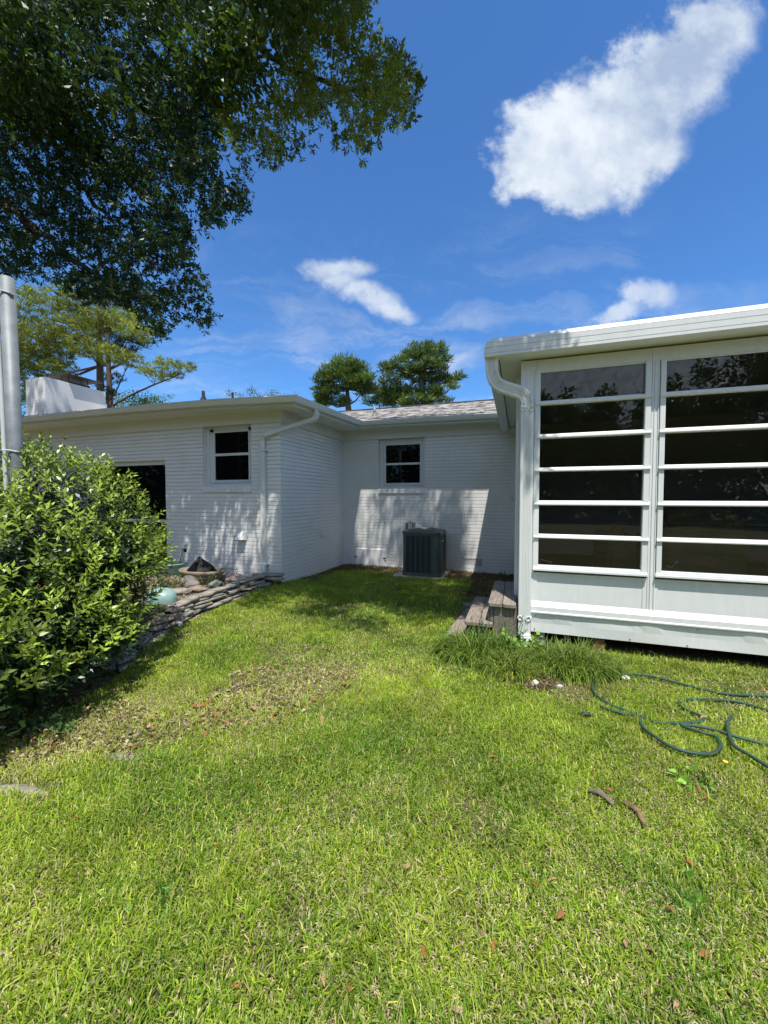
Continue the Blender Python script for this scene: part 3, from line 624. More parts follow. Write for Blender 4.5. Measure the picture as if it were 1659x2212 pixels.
# crumpled spout at the foot
m_ = MB(); n_ = 12; pr = []
for i in range(n_):
    t_ = i/(n_-1); pr.append(((.075+.02*t_, YP-.02-.03*t_, .13-.13*t_)))
m_.tube(pr, [.052+.007*(i % 2)+rnd.uniform(-.004, .004) for i in range(n_)], 10); put(m_.build('flexible_spout', M['winwhite']), dq)
# ------------------------------------------------------------------ furniture inside
def sofa(name, label, x0, x1, y0, z0=.45, top=1.40, cat='sofa'):
    e0 = thing(name, label, cat, ((x0+x1)/2, y0+.4, z0))
    MB().box(x0, x1, y0, y0+.22, z0+.08, top-.10).build('back', M['cloth'], e0, bevel=.06)
    MB().box(x0+.1, x1-.1, y0+.22, y0+.85, z0+.1, z0+.45).build('seat', M['cloth'], e0, bevel=.05)
    for a, b in ((x0, x0+.16), (x1-.16, x1)): MB().box(a, b, y0+.05, y0+.85, z0+.08, z0+.65).build('arm', M['cloth'], e0, bevel=.05)
    MB().box(x0+.04, x1-.12, y0-.03, y0+.15, top-.22, top).build('back_cushion', M['cloth'], e0, bevel=.07)
    MB().box(x0+.02, x1-.07, y0-.045, y0+.1, top-.46, top-.235).build('back_cushion', M['cloth'], e0, bevel=.06)
    for x in (x0+.08, x1-.08):
        for y in (y0+.08, y0+.75): MB().box(x-.03, x+.03, y-.03, y+.03, z0, z0+.09).build('foot', M['black'], e0)
sofa('sofa', 'olive fabric sofa back dimly seen through the wider sunroom window', 1.32, 2.06, 4.57)
sofa('armchair', 'small dark armchair dimly seen through the narrow sunroom window', .88, 1.16, 4.62, top=1.22, cat='armchair')
# ------------------------------------------------------------------ condenser unit, pad, disconnect box
ac = thing('air_conditioner', 'dark grey-green outdoor condenser unit with louvred sides beside the brick wall', 'air conditioner', (-1.71, 7.4, .03))
def rrect(x0, x1, y0, y1, r, n=6):
    out = []
    for cx, cy, a0 in ((x1-r, y0+r, -90), (x1-r, y1-r, 0), (x0+r, y1-r, 90), (x0+r, y0+r, 180)):
        for i in range(n+1): w_ = math.radians(a0+90*i/n); out.append((cx+r*math.cos(w_), cy+r*math.sin(w_)))
    return out
def prism(mb, poly, z0, z1):
    n = len(poly); mb.add([(x, y, z0) for x, y in poly]+[(x, y, z1) for x, y in poly], [(i, (i+1) % n, n+(i+1) % n, n+i) for i in range(n)]+[tuple(range(n))[::-1], tuple(range(n, 2*n))])
AX0, AX1, AY0, AY1 = -2.075, -1.355, 7.06, 7.76
m_ = MB(); prism(m_, rrect(AX0, AX1, AY0, AY1, .11), .05, .80); m_.build('cabinet', M['acm'], ac, bevel=.004)
m_ = MB(); prism(m_, rrect(AX0-.008, AX1+.008, AY0-.008, AY1+.008, .115), .028, .075); m_.build('base_pan', M['acm'], ac, bevel=.004)
m_ = MB(); prism(m_, rrect(AX0-.012, AX1+.012, AY0-.012, AY1+.012, .12), .80, .862); m_.build('top_cover', M['acm'], ac, bevel=.012)
cx, cy = (AX0+AX1)/2, (AY0+AY1)/2
m_ = MB(); m_.lathe([(.335, .862), (.33, .885), (.29, .893), (.25, .875), (.248, .866)], (cx, cy, 0), 36)
for k in range(7): m_.tube([(cx+(.03+.035*k)*math.cos(2*math.pi*j/24), cy+(.03+.035*k)*math.sin(2*math.pi*j/24), .888) for j in range(25)], .0025, 4, cap=False)
for k in range(8): w_ = k*math.pi/8; m_.tube([(cx-.26*math.cos(w_), cy-.26*math.sin(w_), .885), (cx+.26*math.cos(w_), cy+.26*math.sin(w_), .885)], .003, 4)
m_.build('fan_guard', M['acm'], ac)
m_ = MB().lathe([(.0, .868), (.247, .868)], (cx, cy, 0), 24); m_.build('fan_shade_disc', M['dark'], ac)  # near-black disc on the closed cover stands in for the shaded fan well
def louvre(a0, a1, axis, c):
    m1 = MB(); m2 = MB()
    def bx(mb_, u0, u1, z0, z1, d0, d1):
        if axis == 'x': mb_.box(u0, u1, c-d1, c-d0, z0, z1)
        else: mb_.box(c+d0, c+d1, u0, u1, z0, z1)
    bx(m1, a0, a1, .105, .775, .001, .004)
    n_ = 5; w_ = (a1-a0)/n_
    o1 = m1.build('coil', M['acd'], ac)
    for i in range(n_+1):
        u = a0+i*w_; bx(m2, u-.009, u+.009, .10, .78, .004, .014)
    z = .115
    while z < .77: bx(m2, a0, a1, z, z+.004, .005, .010); z += .0125
    m2.build('louvre_panel', M['acm'], ac)
louvre(AX0+.075, AX1-.155, 'x', AY0); louvre(AY0+.13, AY1-.13, 'y', AX1)
MB().box(AX0-.003, AX0+.025, AY0+.112, AY0+.118, .63, .70).build('spacer', M['acm'], ac)
for z0_, z1_ in ((.60, .655), (.545, .59)):
    m_ = MB(); w_ = math.radians(200)
    c_ = (AX0+.11, AY0+.11); r_ = .1125
    pts = [(c_[0]+r_*math.cos(a), c_[1]+r_*math.sin(a)) for a in np.linspace(math.radians(196), math.radians(218), 4)]
    m_.add([(x, y, z) for z in (z0_, z1_) for x, y in pts], [(i, i+1, 5+i, 4+i) for i in range(3)]); m_.build('rating_label', M['winwhite'], ac)
m_ = MB().box(AX1+.0145, AX1+.018, AY0+.16, AY0+.30, .665, .70).box(AX1+.0145, AX1+.018, AY0+.26, AY0+.42, .715, .735); m_.build('badge', M['galv'], ac)
tag(MB().box(-2.25, -1.27, 7.0, 7.86, -.06, .028).build('concrete_pad', M['conc'], bevel=.008), 'low grey concrete pad under the condenser unit', 'pad')
db = thing('disconnect_box', 'small grey electrical disconnect box on the wall behind the condenser', 'electrical box', (-2.14, Y2, .8))
MB().box(-2.225, -2.035, Y2-.09, Y2-.001, .74, .975).build('box_body', M['galv'], db, bevel=.012); MB().box(-2.165, -2.085, Y2-.098, Y2-.091, .76, .955).build('cover', M['winwhite'], db, bevel=.002)
MB().tube([(-2.13, Y2-.05, .975), (-2.13, Y2-.05, .995)], .012, 8).build('knob', M['black'], db)
MB().tube([(-2.13, Y2-.05, .74), (-2.13, Y2-.05, .2), (-2.0, Y2-.12, .12)], .014, 8).build('conduit', M['galv'], db, smooth=True)
# ------------------------------------------------------------------ steps and plank
sp_ = thing('wooden_steps', 'weathered grey two-tread wooden steps at the sunroom door', 'steps', (-.3, 4.55, 0))
def plank(mb, x0, x1, y0, y1, z0, z1, r=.035, ends=True):
    n = 5; poly = rrect(x0, x1, y0, y1, r, n) if ends else [(x0, y0), (x1, y0), (x1, y1), (x0, y1)]
    prism(mb, poly, z0, z1)
for x0_, x1_ in ((-.283, -.149), (-.143, -.014)):
    m_ = MB(); plank(m_, x0_, x1_, 4.06, 5.18, .395, .432, .03); m_.build('tread', M['wood'], sp_, bevel=.005)
for x0_, x1_ in ((-.515, -.372), (-.366, -.235)):
    m_ = MB(); plank(m_, x0_, x1_, 4.03, 5.12, .190, .228, .03); m_.build('tread', M['wood'], sp_, bevel=.005)
for y in (4.10, 5.06):
    m_ = MB().box(-.228, -.045, y, y+.038, -.03, .394); m_.build('side_board', M['woodv'], sp_, bevel=.004)
    m_ = MB().box(-.262, -.231, y+.005, y+.06, .235, .394); m_.build('cleat', M['woodv'], sp_, bevel=.003)
    m_ = MB().box(-.49, -.27, y+.02, y+.055, -.03, .189); m_.build('side_board', M['woodv'], sp_, bevel=.004)
m_ = MB(); m_.box(-.045, -.008, 4.12, 5.05, .05, .394); m_.build('back_board', M['woodv'], sp_)
m_ = MB(); m_.add([(-.76, 4.02, .022), (-.60, 4.0, .022), (-.47, 5.2, .03), (-.64, 5.22, .03), (-.76, 4.02, -.02), (-.60, 4.0, -.02), (-.47, 5.2, -.02), (-.64, 5.22, -.02)], [(0, 1, 2, 3), (0, 1, 5, 4), (1, 2, 6, 5), (2, 3, 7, 6), (3, 0, 4, 7)])
tag(m_.build('ground_board', M['wood'], bevel=.004), 'grey weathered board lying flat on the grass below the steps', 'board')
m_ = MB(); m_.add([(-.70, 5.35, .03), (-.2, 5.28, .03), (-.2, 5.42, .03), (-.72, 5.52, .03), (-.70, 5.35, -.02), (-.2, 5.28, -.02), (-.2, 5.42, -.02), (-.72, 5.52, -.02)], [(0, 1, 2, 3), (0, 1, 5, 4), (1, 2, 6, 5), (2, 3, 7, 6), (3, 0, 4, 7)])
tag(m_.build('ground_board', M['wood'], bevel=.004), 'short grey board on the dirt behind the lower step', 'board')
# ------------------------------------------------------------------ metal pole at the left
pl = thing('metal_pole', 'leaning galvanised metal pole with a pale conduit strapped to it, rising from the shrub', 'pole', (-4.22, 2.25, 0))
pa = Vector(at(35, 1010, 2.2)); pb = Vector(at(14.8, 601, 2.2)); dn = pa+(pa-pb)*((pa.z)/(pb.z-pa.z)); dn.z = 0
m_ = MB(); m_.tube([dn, pb], .054, 20); m_.build('post', M['galv'], pl, smooth=False)
for p in pl.children: p.data.polygons.foreach_set('use_smooth', [len(f.vertices) == 4 for f in p.data.polygons])
m_ = MB(); ax = (pb-dn).normalized(); lf = Vector((-.80, -.55, 0)).normalized()*.078
m_.tube([dn+lf, dn+lf+ax*1.0, dn+lf+ax*2.2, dn+lf*1.1+ax*((pb-dn).length-.20), dn+lf*1.3+ax*((pb-dn).length-.08), pb+lf*1.7+ax*.0], .017, 10); m_.build('conduit', M['pvc'], pl, smooth=True)
for h in (1.0, 1.9, (pb-dn).length-.13):
    q = dn+ax*h; m_ = MB(); m_.tube([q+lf*1.35, q+lf*.6+Vector((.03, -.06, 0)), q+Vector((.02, -.060, .0)), q+Vector((.058, -.02, -.01)), q+Vector((.05, .03, -.01))], .006, 6); m_.build('strap', M['pvc'], pl)
# ------------------------------------------------------------------ planter, bag, bed stones
pt = thing('planter_bowl', 'wide round tan stoneware planter bowl against the wall', 'planter', (-4.81, 4.98, .13))
MB().lathe([(.0, .0), (.27, .0), (.33, .06), (.355, .10), (.365, .115), (.36, .13), (.385, .15), (.40, .175), (.405, .20), (.385, .215), (.36, .205), (.33, .16), (.0, .14)], (-4.81, 4.98, .13), 48, .62).build('bowl', M['terra'], pt, smooth=True)
m_ = MB(); n_ = 14; rings = [(.265, .0), (.25, .05), (.19, .10), (.12, .17), (.05, .235), (.0, .27)]; vs = []
for k, (r_, z_) in enumerate(rings):
    for j in range(n_):
        w_ = 2*math.pi*j/n_; q = r_*(1+.16*math.sin(j*2.3+k*1.1)+.10*rnd.uniform(-1, 1)); vs.append((-4.80+q*math.cos(w_)-.03*(k > 3), 4.97+q*.62*math.sin(w_), .285+z_+(.012*rnd.uniform(-1, 1) if k < 5 else 0)))
m_.add(vs, [(i*n_+j, i*n_+(j+1) % n_, (i+1)*n_+(j+1) % n_, (i+1)*n_+j) for i in range(5) for j in range(n_)])
tag(m_.build('plastic_bag', M['bag']), 'crumpled black plastic bag peaked up in the tan planter bowl', 'bag')
def rock(name, m, c, s, label, cat='rock', seed=0, flat=1.0, parent=None, group=None, rz=0, jag=.16, sub_=2, cut=True):
    bm = bmesh.new(); bmesh.ops.create_icosphere(bm, subdivisions=sub_+1, radius=1); rr = random.Random(seed)
    pl_ = [(Vector((rr.uniform(-1, 1), rr.uniform(-1, 1), rr.uniform(-.6, 1))).normalized(), rr.uniform(.62, .92)) for _ in range(9)]
    ph = [rr.uniform(0, 6) for _ in range(6)]
    for v in bm.verts:
        p = v.co.copy(); 
        if cut:
            for n__, d in pl_:
                e_ = p.dot(n__)-d
                if e_ > 0: p -= n__*e_*.9
        k = 1+jag*.35*(math.sin(p.x*4+ph[0])*math.sin(p.y*5+ph[1])+math.sin(p.z*7+ph[2])*math.cos(p.x*6+ph[3])); p *= k
        v.co = Vector((p.x*s[0], p.y*s[1], p.z*s[2]))
    bmesh.ops.rotate(bm, verts=bm.verts, cent=(0, 0, 0), matrix=Matrix.Rotation(rz, 3, 'Z'))
    me = bpy.data.meshes.new(name); bm.to_mesh(me); bm.free(); me.materials.append(m); o = bpy.data.objects.new(name, me); C.objects.link(o); o.location = c
    if not cut: me.polygons.foreach_set('use_smooth', [True]*len(me.polygons))
    if parent: put(o, parent)
    else: tag(o, label, cat, group)
    return o
rock('rock', M['pink'], (-4.38, 5.22, .17), (.24, .13, .09), 'pinkish quartz rock on the gravel beside the downpipe', seed=3, rz=.2)
rock('rock', M['grey'], (-4.72, 4.66, .19), (.15, .12, .12), 'rough grey block of rock just in front of the planter bowl', seed=5, rz=.3)
rock('rock', M['stone3'], (-4.33, 4.75, .18), (.12, .10, .07), 'greenish rounded rock lying behind the stacked stone wall', seed=8)
rock('rock', M['stone'], (-4.55, 4.25, .17), (.20, .12, .065), 'pale flat-topped rock on the gravel left of the stone wall', seed=12, rz=.5)
rock('rock', M['stone2'], (-4.40, 4.48, .17), (.16, .10, .05), 'brownish flat rock on the gravel between planter and stone wall', seed=14, rz=.2)
m_ = MB(); m_.lathe([(.21, .0), (.21, .05), (.19, .11), (.14, .16), (.07, .18), (.0, .185)], (0, 0, 0), 36, .8)
tag(m_.build('glazed_bowl', M['teal'], smooth=True), 'pale teal glazed bowl lying upside down beside the shrub', 'bowl').location = (-4.40, 3.86, .13)
m_ = MB(); m_.lathe([(.0, 0), (.13, 0), (.17, .10), (.20, .22), (.21, .235), (.19, .24), (.17, .22), (.0, .2)], (0, 0, 0), 32)
tag(m_.build('glazed_pot', M['teal'], smooth=True), 'pale teal glazed pot half hidden behind the tan planter', 'flowerpot').location = (-5.68, 5.26, .11)
# dry-stacked slab wall: every slab its own part
sw = thing('stone_wall', 'low dry-stacked wall of flat grey slabs edging the gravel bed', 'wall', (-3.8, 4.2, 0))
def slab(c, l, d, h, rz, m, seed):
    rr = random.Random(seed); n = 13; top = []; 
    for j in range(n):
        w_ = 2*math.pi*(j+rr.uniform(-.3, .3))/n; k = 1/max(abs(math.cos(w_)), abs(math.sin(w_)))**.75; top.append((.5*l*k*math.cos(w_)*rr.uniform(.80, 1.10), .5*d*k*math.sin(w_)*rr.uniform(.72, 1.12)))
    m__ = MB(); vs = []
    tx, ty = rr.uniform(-.1, .1), rr.uniform(-.15, .15)
    for z, s_ in ((-h/2, .93), (-h*.1, 1.02), (h*.2, .98), (h/2, .9)):
        for x, y in top: vs.append((x*s_+rr.uniform(-.006, .006), y*s_+rr.uniform(-.006, .006), z+x*tx*.5+y*ty*.5+rr.uniform(-.003, .003)))
    m__.add(vs, [(i*n+j, i*n+(j+1) % n, (i+1)*n+(j+1) % n, (i+1)*n+j) for i in range(3) for j in range(n)]+[tuple(range(n))[::-1], tuple(range(3*n, 4*n))])
    mt = Matrix.Rotation(rz, 4, 'Z'); m__.v = [tuple(mt @ Vector(p)+Vector(c)) for p in m__.v]
    return m__.build('stone', m, sw, bevel=.004, loc=c)
sd = 0
for row in range(6):
    y = 2.35 if row < 2 else (2.9 if row < 4 else 3.2)
    y += .07*row
    while y < 5.56-.02*row:
        l = rnd.uniform(.24, .62); yc = y+l/2; x = float(wallx(yc))-.06-.016*row+rnd.uniform(-.035, .03)
        dx = float(wallx(yc+.1)-wallx(yc-.1))/.2; h = rnd.uniform(.022, .044); base = float(gh(-3.3, min(yc, 5.0)))*.5
        if yc+l*.5 > 5.60: break
        if not (row == 4 and rnd.random() < .25):
            sd += 1; slab((x, yc, base+.012+row*.038+rnd.uniform(-.006, .006)), l*1.08, rnd.uniform(.13, .26), h, math.pi/2-math.atan(dx)+rnd.uniform(-.12, .12), M[rnd.choice(['stone', 'stone', 'stone2', 'stone3'])], sd)
        y += l
# corner slabs that lap the house corner
for i, (x, y, z, l, r_) in enumerate([(-3.80, 5.42, .235, .42, .25), (-3.72, 5.38, .19, .34, -.1), (-3.98, 5.40, .225, .34, .1)]): slab((x, y, z), l, .2, .045, r_, M['stone'], 900+i)
rock('flagstone', M['stone'], (-2.43, 1.22, -.004), (.24, .05, .034), 'pale half-buried flagstone in the grass at the left edge', 'flagstone', seed=31, rz=.25)
rock('flagstone', M['stone'], (-2.12, 1.62, -.005), (.17, .07, .022), 'grey sliver of flagstone buried in dry grass near the shrub', 'flagstone', seed=33, rz=.5)
rock('pebble', M['whitestone'], (.14, 3.27, .03), (.03, .022, .03), 'small white pebble between the two grassy clumps', 'pebble', seed=41)
rock('pebble', M['whitestone'], (.32, 3.30, .02), (.03, .02, .02), 'white stone chip just right of the bare patch by the clumps', 'pebble', seed=42)
rock('pebble', M['whitestone'], (.84, 3.64, .02), (.04, .03, .02), 'flat white stone chip above the hose loop', 'pebble', seed=43)
tag(MB().box(-1.20, -1.10, 7.35, 7.43, -.02, .035).build('brick_scrap', M['brickred'], bevel=.004), 'broken red brick half buried by the foundation vent', 'brick')
# bottle
bt = thing('plastic_bottle', 'crumpled clear plastic bottle lying against the foot of the stone wall', 'bottle', (-3.70, 3.50, .04))
mt = Matrix.Translation((-3.78, 3.56, .045)) @ Matrix.Rotation(-.75, 4, 'Z') @ Matrix.Rotation(math.pi/2, 4, 'Y')
m_ = MB(); m_.lathe([(0, 0), (.030, 0), (.035, .01), (.033, .04), (.035, .06), (.030, .09), (.034, .12), (.033, .15), (.026, .175), (.013, .195), (.013, .205)], (0, 0, 0), 16); m_.v = [tuple(mt @ Vector(p)) for p in m_.v]; m_.build('bottle_body', M['clearp'], bt)
m_ = MB(); m_.lathe([(.0, .222), (.015, .222), (.015, .204), (0, .204)], (0, 0, 0), 12); m_.v = [tuple(mt @ Vector(p)) for p in m_.v]; m_.build('bottle_cap', M['winwhite'], bt)
# hose
def cat_(pts, n=10):
    pts = [Vector(p) for p in pts]; out = []
    for i in range(len(pts)-1):
        p0, p1, p2, p3 = pts[max(i-1, 0)], pts[i], pts[i+1], pts[min(i+2, len(pts)-1)]
        for k in range(n):
            t = k/n; out.append(.5*((2*p1)+(p2-p0)*t+(2*p0-5*p1+4*p2-p3)*t*t+(3*p1-p0-3*p2+p3)*t**3))
    return out+[pts[-1]]
def hp(x, y, dzz=0):
    p = atZ((1700+x*.798)/1.8228, (2100+y*.798)/1.8228, .03); return Vector((p[0], p[1], .023+dzz))
H1 = [(1720, 890), (1500, 825), (1300, 815), (1220, 825), (1250, 862), (1345, 905), (1290, 927), (1130, 930), (1050, 905), (960, 870), (870, 835), (805, 785), (795, 740), (830, 705), (900, 690), (1050, 695), (1200, 730), (1340, 765), (1480, 790), (1720, 800)]
H2 = [(830, 860), (940, 895), (1015, 905), (1040, 960), (1100, 1010), (1180, 1060), (1280, 1090), (1380, 1095), (1425, 1060), (1400, 1010), (1320, 985), (1230, 950), (1380, 972), (1500, 1010), (1720, 1065)]
H3 = [(1485, 910), (1460, 950), (1465, 1000), (1490, 1065), (1560, 1110), (1720, 1210)]
hz = thing('garden_hose', 'faded green garden hose looped loosely on the grass beside the sunroom', 'hose', (1.2, 3.1, 0))
for hh, d in ((H1, 0), (H2, .016), (H3, .03)):
    MB().tube(cat_([hp(x, y, d) for x, y in hh], 8), .0098, 8).build('hose_length', M['hose'], hz, smooth=True)
p = hp(735, 885); MB().tube([p, p+Vector((.06, .005, .003))], .014, 10).build('hose_coupling', M['hose'], hz, smooth=True)
# curled pieces of bark
def curl(c, l, r_, rz, m, label, turn=3.6, seed=0):
    rr = random.Random(seed); m__ = MB(); n, k = 10, 9; vs = []
    for i in range(k):
        t = i/(k-1); rad = r_*(.55+.45*math.sin(math.pi*min(1, t*1.1+.1))); off = .02*math.sin(t*4)
        for j in range(n): w_ = -.4+turn*j/(n-1); vs.append(((t-.5)*l, off+rad*math.cos(w_), rad+rad*math.sin(w_)*1.0+.01+rr.uniform(-.001, .001)))
    m__.add(vs, [(i*n+j, i*n+j+1, (i+1)*n+j+1, (i+1)*n+j) for i in range(k-1) for j in range(n-1)])
    mt = Matrix.Rotation(rz, 3, 'Z'); m__.v = [tuple(mt @ Vector(p)) for p in m__.v]; m__.v = [(x+rr.uniform(-.003, .003), y+rr.uniform(-.003, .003), z*.8+rr.uniform(-.002, .002)) for x, y, z in m__.v]; o = m__.build('bark_curl', m, smooth=True); o.location = c
    sol = o.modifiers.new('th', 'SOLIDIFY'); sol.thickness = .003
    tag(o, label, 'bark')
curl((.40, 2.12, .012), .12, .014, -.45, M['sheathg'], 'grey curled bark piece lying in the grass, left of the brown one', seed=1)
curl((.53, 2.06, .012), .14, .013, -1.05, M['sheath'], 'brown curled bark strip lying in the grass below the leafy weed', seed=2)
# ------------------------------------------------------------------ fallen leaves (each its own object)
def dead_leaf(x, y, s, m, label, z=.024):
    n_ = 7; vs = []; w = s*rnd.uniform(.32, .5)
    for i in range(n_):
        t = i/(n_-1); ww = w*math.sin(math.pi*(t*.92+.04))**.8
        for j in (-1, 0, 1): vs.append(((t-.5)*s, j*ww*.5, s*.12*math.sin(t*3)+abs(j)*ww*.35))
    mb_ = MB().add(vs, [(i*3+j, i*3+j+1, (i+1)*3+j+1, (i+1)*3+j) for i in range(n_-1) for j in (0, 1)])
    o = mb_.build('fallen_leaf', m, smooth=True); o.location = (x, y, float(gh(x, y))+z); o.rotation_euler = (rnd.uniform(-.5, .5), rnd.uniform(-.4, .4), rnd.uniform(0, 6.3))
    return tag(o, label, 'leaf', 'fallen leaves scattered on the lawn')
dl = [(945, 1585), (560, 1685), (323, 1738), (470, 1815), (1155, 1905), (920, 1990), (1065, 2035), (1450, 1960), (1355, 2035), (1520, 2055), (1405, 2050), (372, 1925), (510, 2120), (915, 2050), (985, 2175), (1062, 1630), (1075, 1640), (790, 1560), (1510, 1700), (1525, 1720), (1195, 1895), (1315, 1700), (1280, 1665), (600, 1745), (165, 1760), (1490, 1860), (700, 2110), (755, 2130), (1410, 1612), (1520, 1545), (645, 1640), (1340, 1460), (880, 1865), (535, 1765), (1210, 1970), (1460, 2165)]
for i, (x, y) in enumerate(dl):
    p = atZ(x, y, .04); tn = i % 3 == 2
    dead_leaf(p[0], p[1], rnd.uniform(.024, .046), M['deadtan' if tn else 'deadleaf'], 'tan fallen leaf lying loose on the sunny lawn' if tn else 'reddish brown fallen leaf lying loose on the sunny lawn')
for i in range(46):
    t = rnd.random(); x = -2.9+1.9*t+rnd.uniform(-.25, .25); y = 1.35+1.5*t+rnd.uniform(-.3, .25)
    dead_leaf(x, y, rnd.uniform(.035, .07), M[rnd.choice(['deadleaf', 'deadtan', 'deadleaf'])], 'dry brown leaf among the litter on the bare grass by the shrub', .022)
# ------------------------------------------------------------------ leaf litter and gravel (uncountable)
def inside_bed(x, y): return (x < wallx(y)-.1) & (y > 2.2) & (y < Y1-.02)
N = 5200; x = rng.uniform(-8, -3.75, N); y = rng.uniform(2.6, Y1-.03, N); k = inside_bed(x, y) & (np.hypot((x+4.81)/.4, (y-4.98)/.25) > .8); x, y = x[k], y[k]; n_ = len(x)
s_ = rng.uniform(.009, .024, n_); z = gh(x, y)+s_*.2
oc = np.array([[1, 0, 0], [0, 1, 0], [-1, 0, 0], [0, -1, 0], [0, 0, 1], [0, 0, -1]], float); of = np.array([[0, 1, 4], [1, 2, 4], [2, 3, 4], [3, 0, 4], [1, 0, 5], [2, 1, 5], [3, 2, 5], [0, 3, 5]])
Vv = np.stack([x, y, z], 1)[:, None]+oc[None]*s_[:, None, None]*rng.uniform(.5, 1.2, (n_, 6, 1))*np.array([1, 1, .6]); cc = rng.uniform(.5, 1.0, (n_, 1, 1))*np.array([.26, .20, .17])*np.ones((1, 6, 1))
sel = rng.random(n_) < .12; cc[sel] = np.array([.52, .49, .45])
M['gravel'] = leafmat('gravel_stone', .85, .15, 0)
tag(npmesh('gravel', Vv, (np.arange(n_)[:, None, None]*6+of[None]).reshape(-1, 3), M['gravel'], col=cc.reshape(-1, 3)), 'brown and white gravel filling the bed behind the stone wall', 'gravel', kind='stuff')
def litter(N, region, smin, smax, cols, name, label):
    P = []
    while len(P) < N:
        x = rng.uniform(region[0], region[1], N*2); y = rng.uniform(region[2], region[3], N*2); k = region[4](x, y); P += list(zip(x[k], y[k]))
    P = np.array(P[:N]); z = gh(P[:, 0], P[:, 1])+rng.uniform(.003, .03, N)
    d = rng.normal(size=(N, 3)); d[:, 2] *= .25; V, F = leaves(np.column_stack([P, z]), d, rng.uniform(smin, smax, N), rng.uniform(smin, smax, N)*.4, nrm=np.tile([0, 0, 1.], (N, 1))+rng.normal(size=(N, 3))*.35)
    c = np.array(cols)[rng.integers(0, len(cols), N)]*rng.uniform(.6, 1.25, (N, 1)); tag(npmesh(name, V, F, M['grass'], col=np.repeat(c, 5, 0)), label, 'leaf litter', kind='stuff')
BR = [(.16, .11, .075), (.10, .075, .055), (.26, .19, .13), (.20, .11, .065)]
litter(8000, (-3.65, 0.0, 6.0, 7.92, lambda x, y: (y > 7.15+.35*vnoise(x, y, 1.5, 5)) & (x < -.03) | ((x < -3.45+.2*vnoise(x, y, 3, 6)) & (y > 5.7)) | ((x > -.75) & (y > 5.3) & (x < -.03))), .03, .06, BR, 'leaf_litter', 'brown leaf litter along the foot of the house wall')
litter(4200, (-3.6, -1.2, .9, 3.4, lambda x, y: vnoise(x, y, 2.2, 8)+.55*np.exp(-((x+2.6-.9*(y-1.6))**2)/.18) > .72), .02, .05, BR+[(.46, .36, .22), (.55, .45, .28), (.5, .42, .26), (.6, .5, .33)], 'dry_litter', 'dry leaves and straw on the thin lawn beside the shrub')
litter(900, (-.15, .35, 3.1, 3.55, lambda x, y: np.hypot(x-.12, y-3.35) < .17), .02, .04, BR+[(.42, .30, .18)], 'bare_patch_litter', 'dead leaves on the bare patch between the grassy clumps')
# ------------------------------------------------------------------ grass
def blades(P, L, Wd, lean, cols, tipc, name, mat_, label, cat, kind='stuff', parent=None, hdir=None, curl=.6):
    n = len(P); az = rng.uniform(0, 2*np.pi, n) if hdir is None else hdir; h = np.stack([np.cos(az), np.sin(az), np.zeros(n)], 1); s = np.stack([-np.sin(az), np.cos(az), np.zeros(n)], 1)
    tw = rng.uniform(-.7, .7, n)[:, None]; s = s*np.cos(tw)+h*np.sin(tw)*.6
    L = L[:, None]; Wd = Wd[:, None]; ln = lean[:, None]
    mid = P+np.array([0, 0, 1.])*L*.5*np.cos(ln*.6)+h*L*.5*np.sin(ln*.6)
    a2 = np.minimum(ln*(1+curl)+.25, 2.2); tip = mid+np.array([0, 0, 1.])*L*.5*np.cos(a2)+h*L*.5*np.sin(a2)
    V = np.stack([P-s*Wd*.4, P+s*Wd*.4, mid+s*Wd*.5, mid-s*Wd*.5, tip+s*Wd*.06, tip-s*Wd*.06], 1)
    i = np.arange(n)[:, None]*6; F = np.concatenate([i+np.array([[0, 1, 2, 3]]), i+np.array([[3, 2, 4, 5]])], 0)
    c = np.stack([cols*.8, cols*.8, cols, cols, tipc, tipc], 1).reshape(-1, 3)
    o = npmesh(name, V.reshape(-1, 3), F, mat_, parent=parent, col=c)
    if label: tag(o, label, cat, kind=kind)
    return o
def grassmask(x, y):
    m = np.ones_like(x)
    m *= np.where(x < wallx(y)+.05, np.where(y > 1.5, 0, 1), 1)
    m *= np.where((x > -.03) & (y > YS+.10), 0, 1)*np.where((x < XC+.05) & (y > 5.4), 0, 1)
    edge = 7.05+.35*vnoise(x, y, 1.5, 5); m *= np.clip((edge+.15-y)/.25, .02, 1); m *= np.where(y > 7.85, 0, 1)
    m *= np.clip(1.15-.9*np.exp(-((x+3.55)**2)/.02)*(y > 5.5), 0, 1)
    m *= np.where((x > -.75) & (x < -.02) & (y > 5.2), .15, 1)
    dry = np.exp(-((x+2.6-.9*(y-1.6))**2)/.22)*np.clip((y-.9)/.5, 0, 1)*np.clip((3.6-y)/.6, 0, 1)
    m *= 1-.50*dry*np.clip(vnoise(x, y, 2.3, 8)*1.7, .3, 1)
    m *= .55+.6*np.clip(vnoise(x, y, 3.5, 12)*1.3, 0, 1)
    m *= np.where(np.hypot(x-.12, y-3.35) < .17, .1, 1)
    m *= np.where((x > -2.26) & (x < -1.26) & (y > 6.98), 0, 1)*np.where((x > -.72) & (x < -.03) & (y > 4.02) & (y < 5.2), .05, 1)
    m *= np.where((np.abs(x+2.42) < .24) & (np.abs(y-1.24-.25*(x+2.42)) < .055), .12, 1)
    bare = np.clip((vnoise(x, y, 1.6, 21)-.66)*6, 0, 1)*np.clip((vnoise(x, y, 6, 22))*1.6, 0, 1); m *= 1-.75*bare
    return m, dry
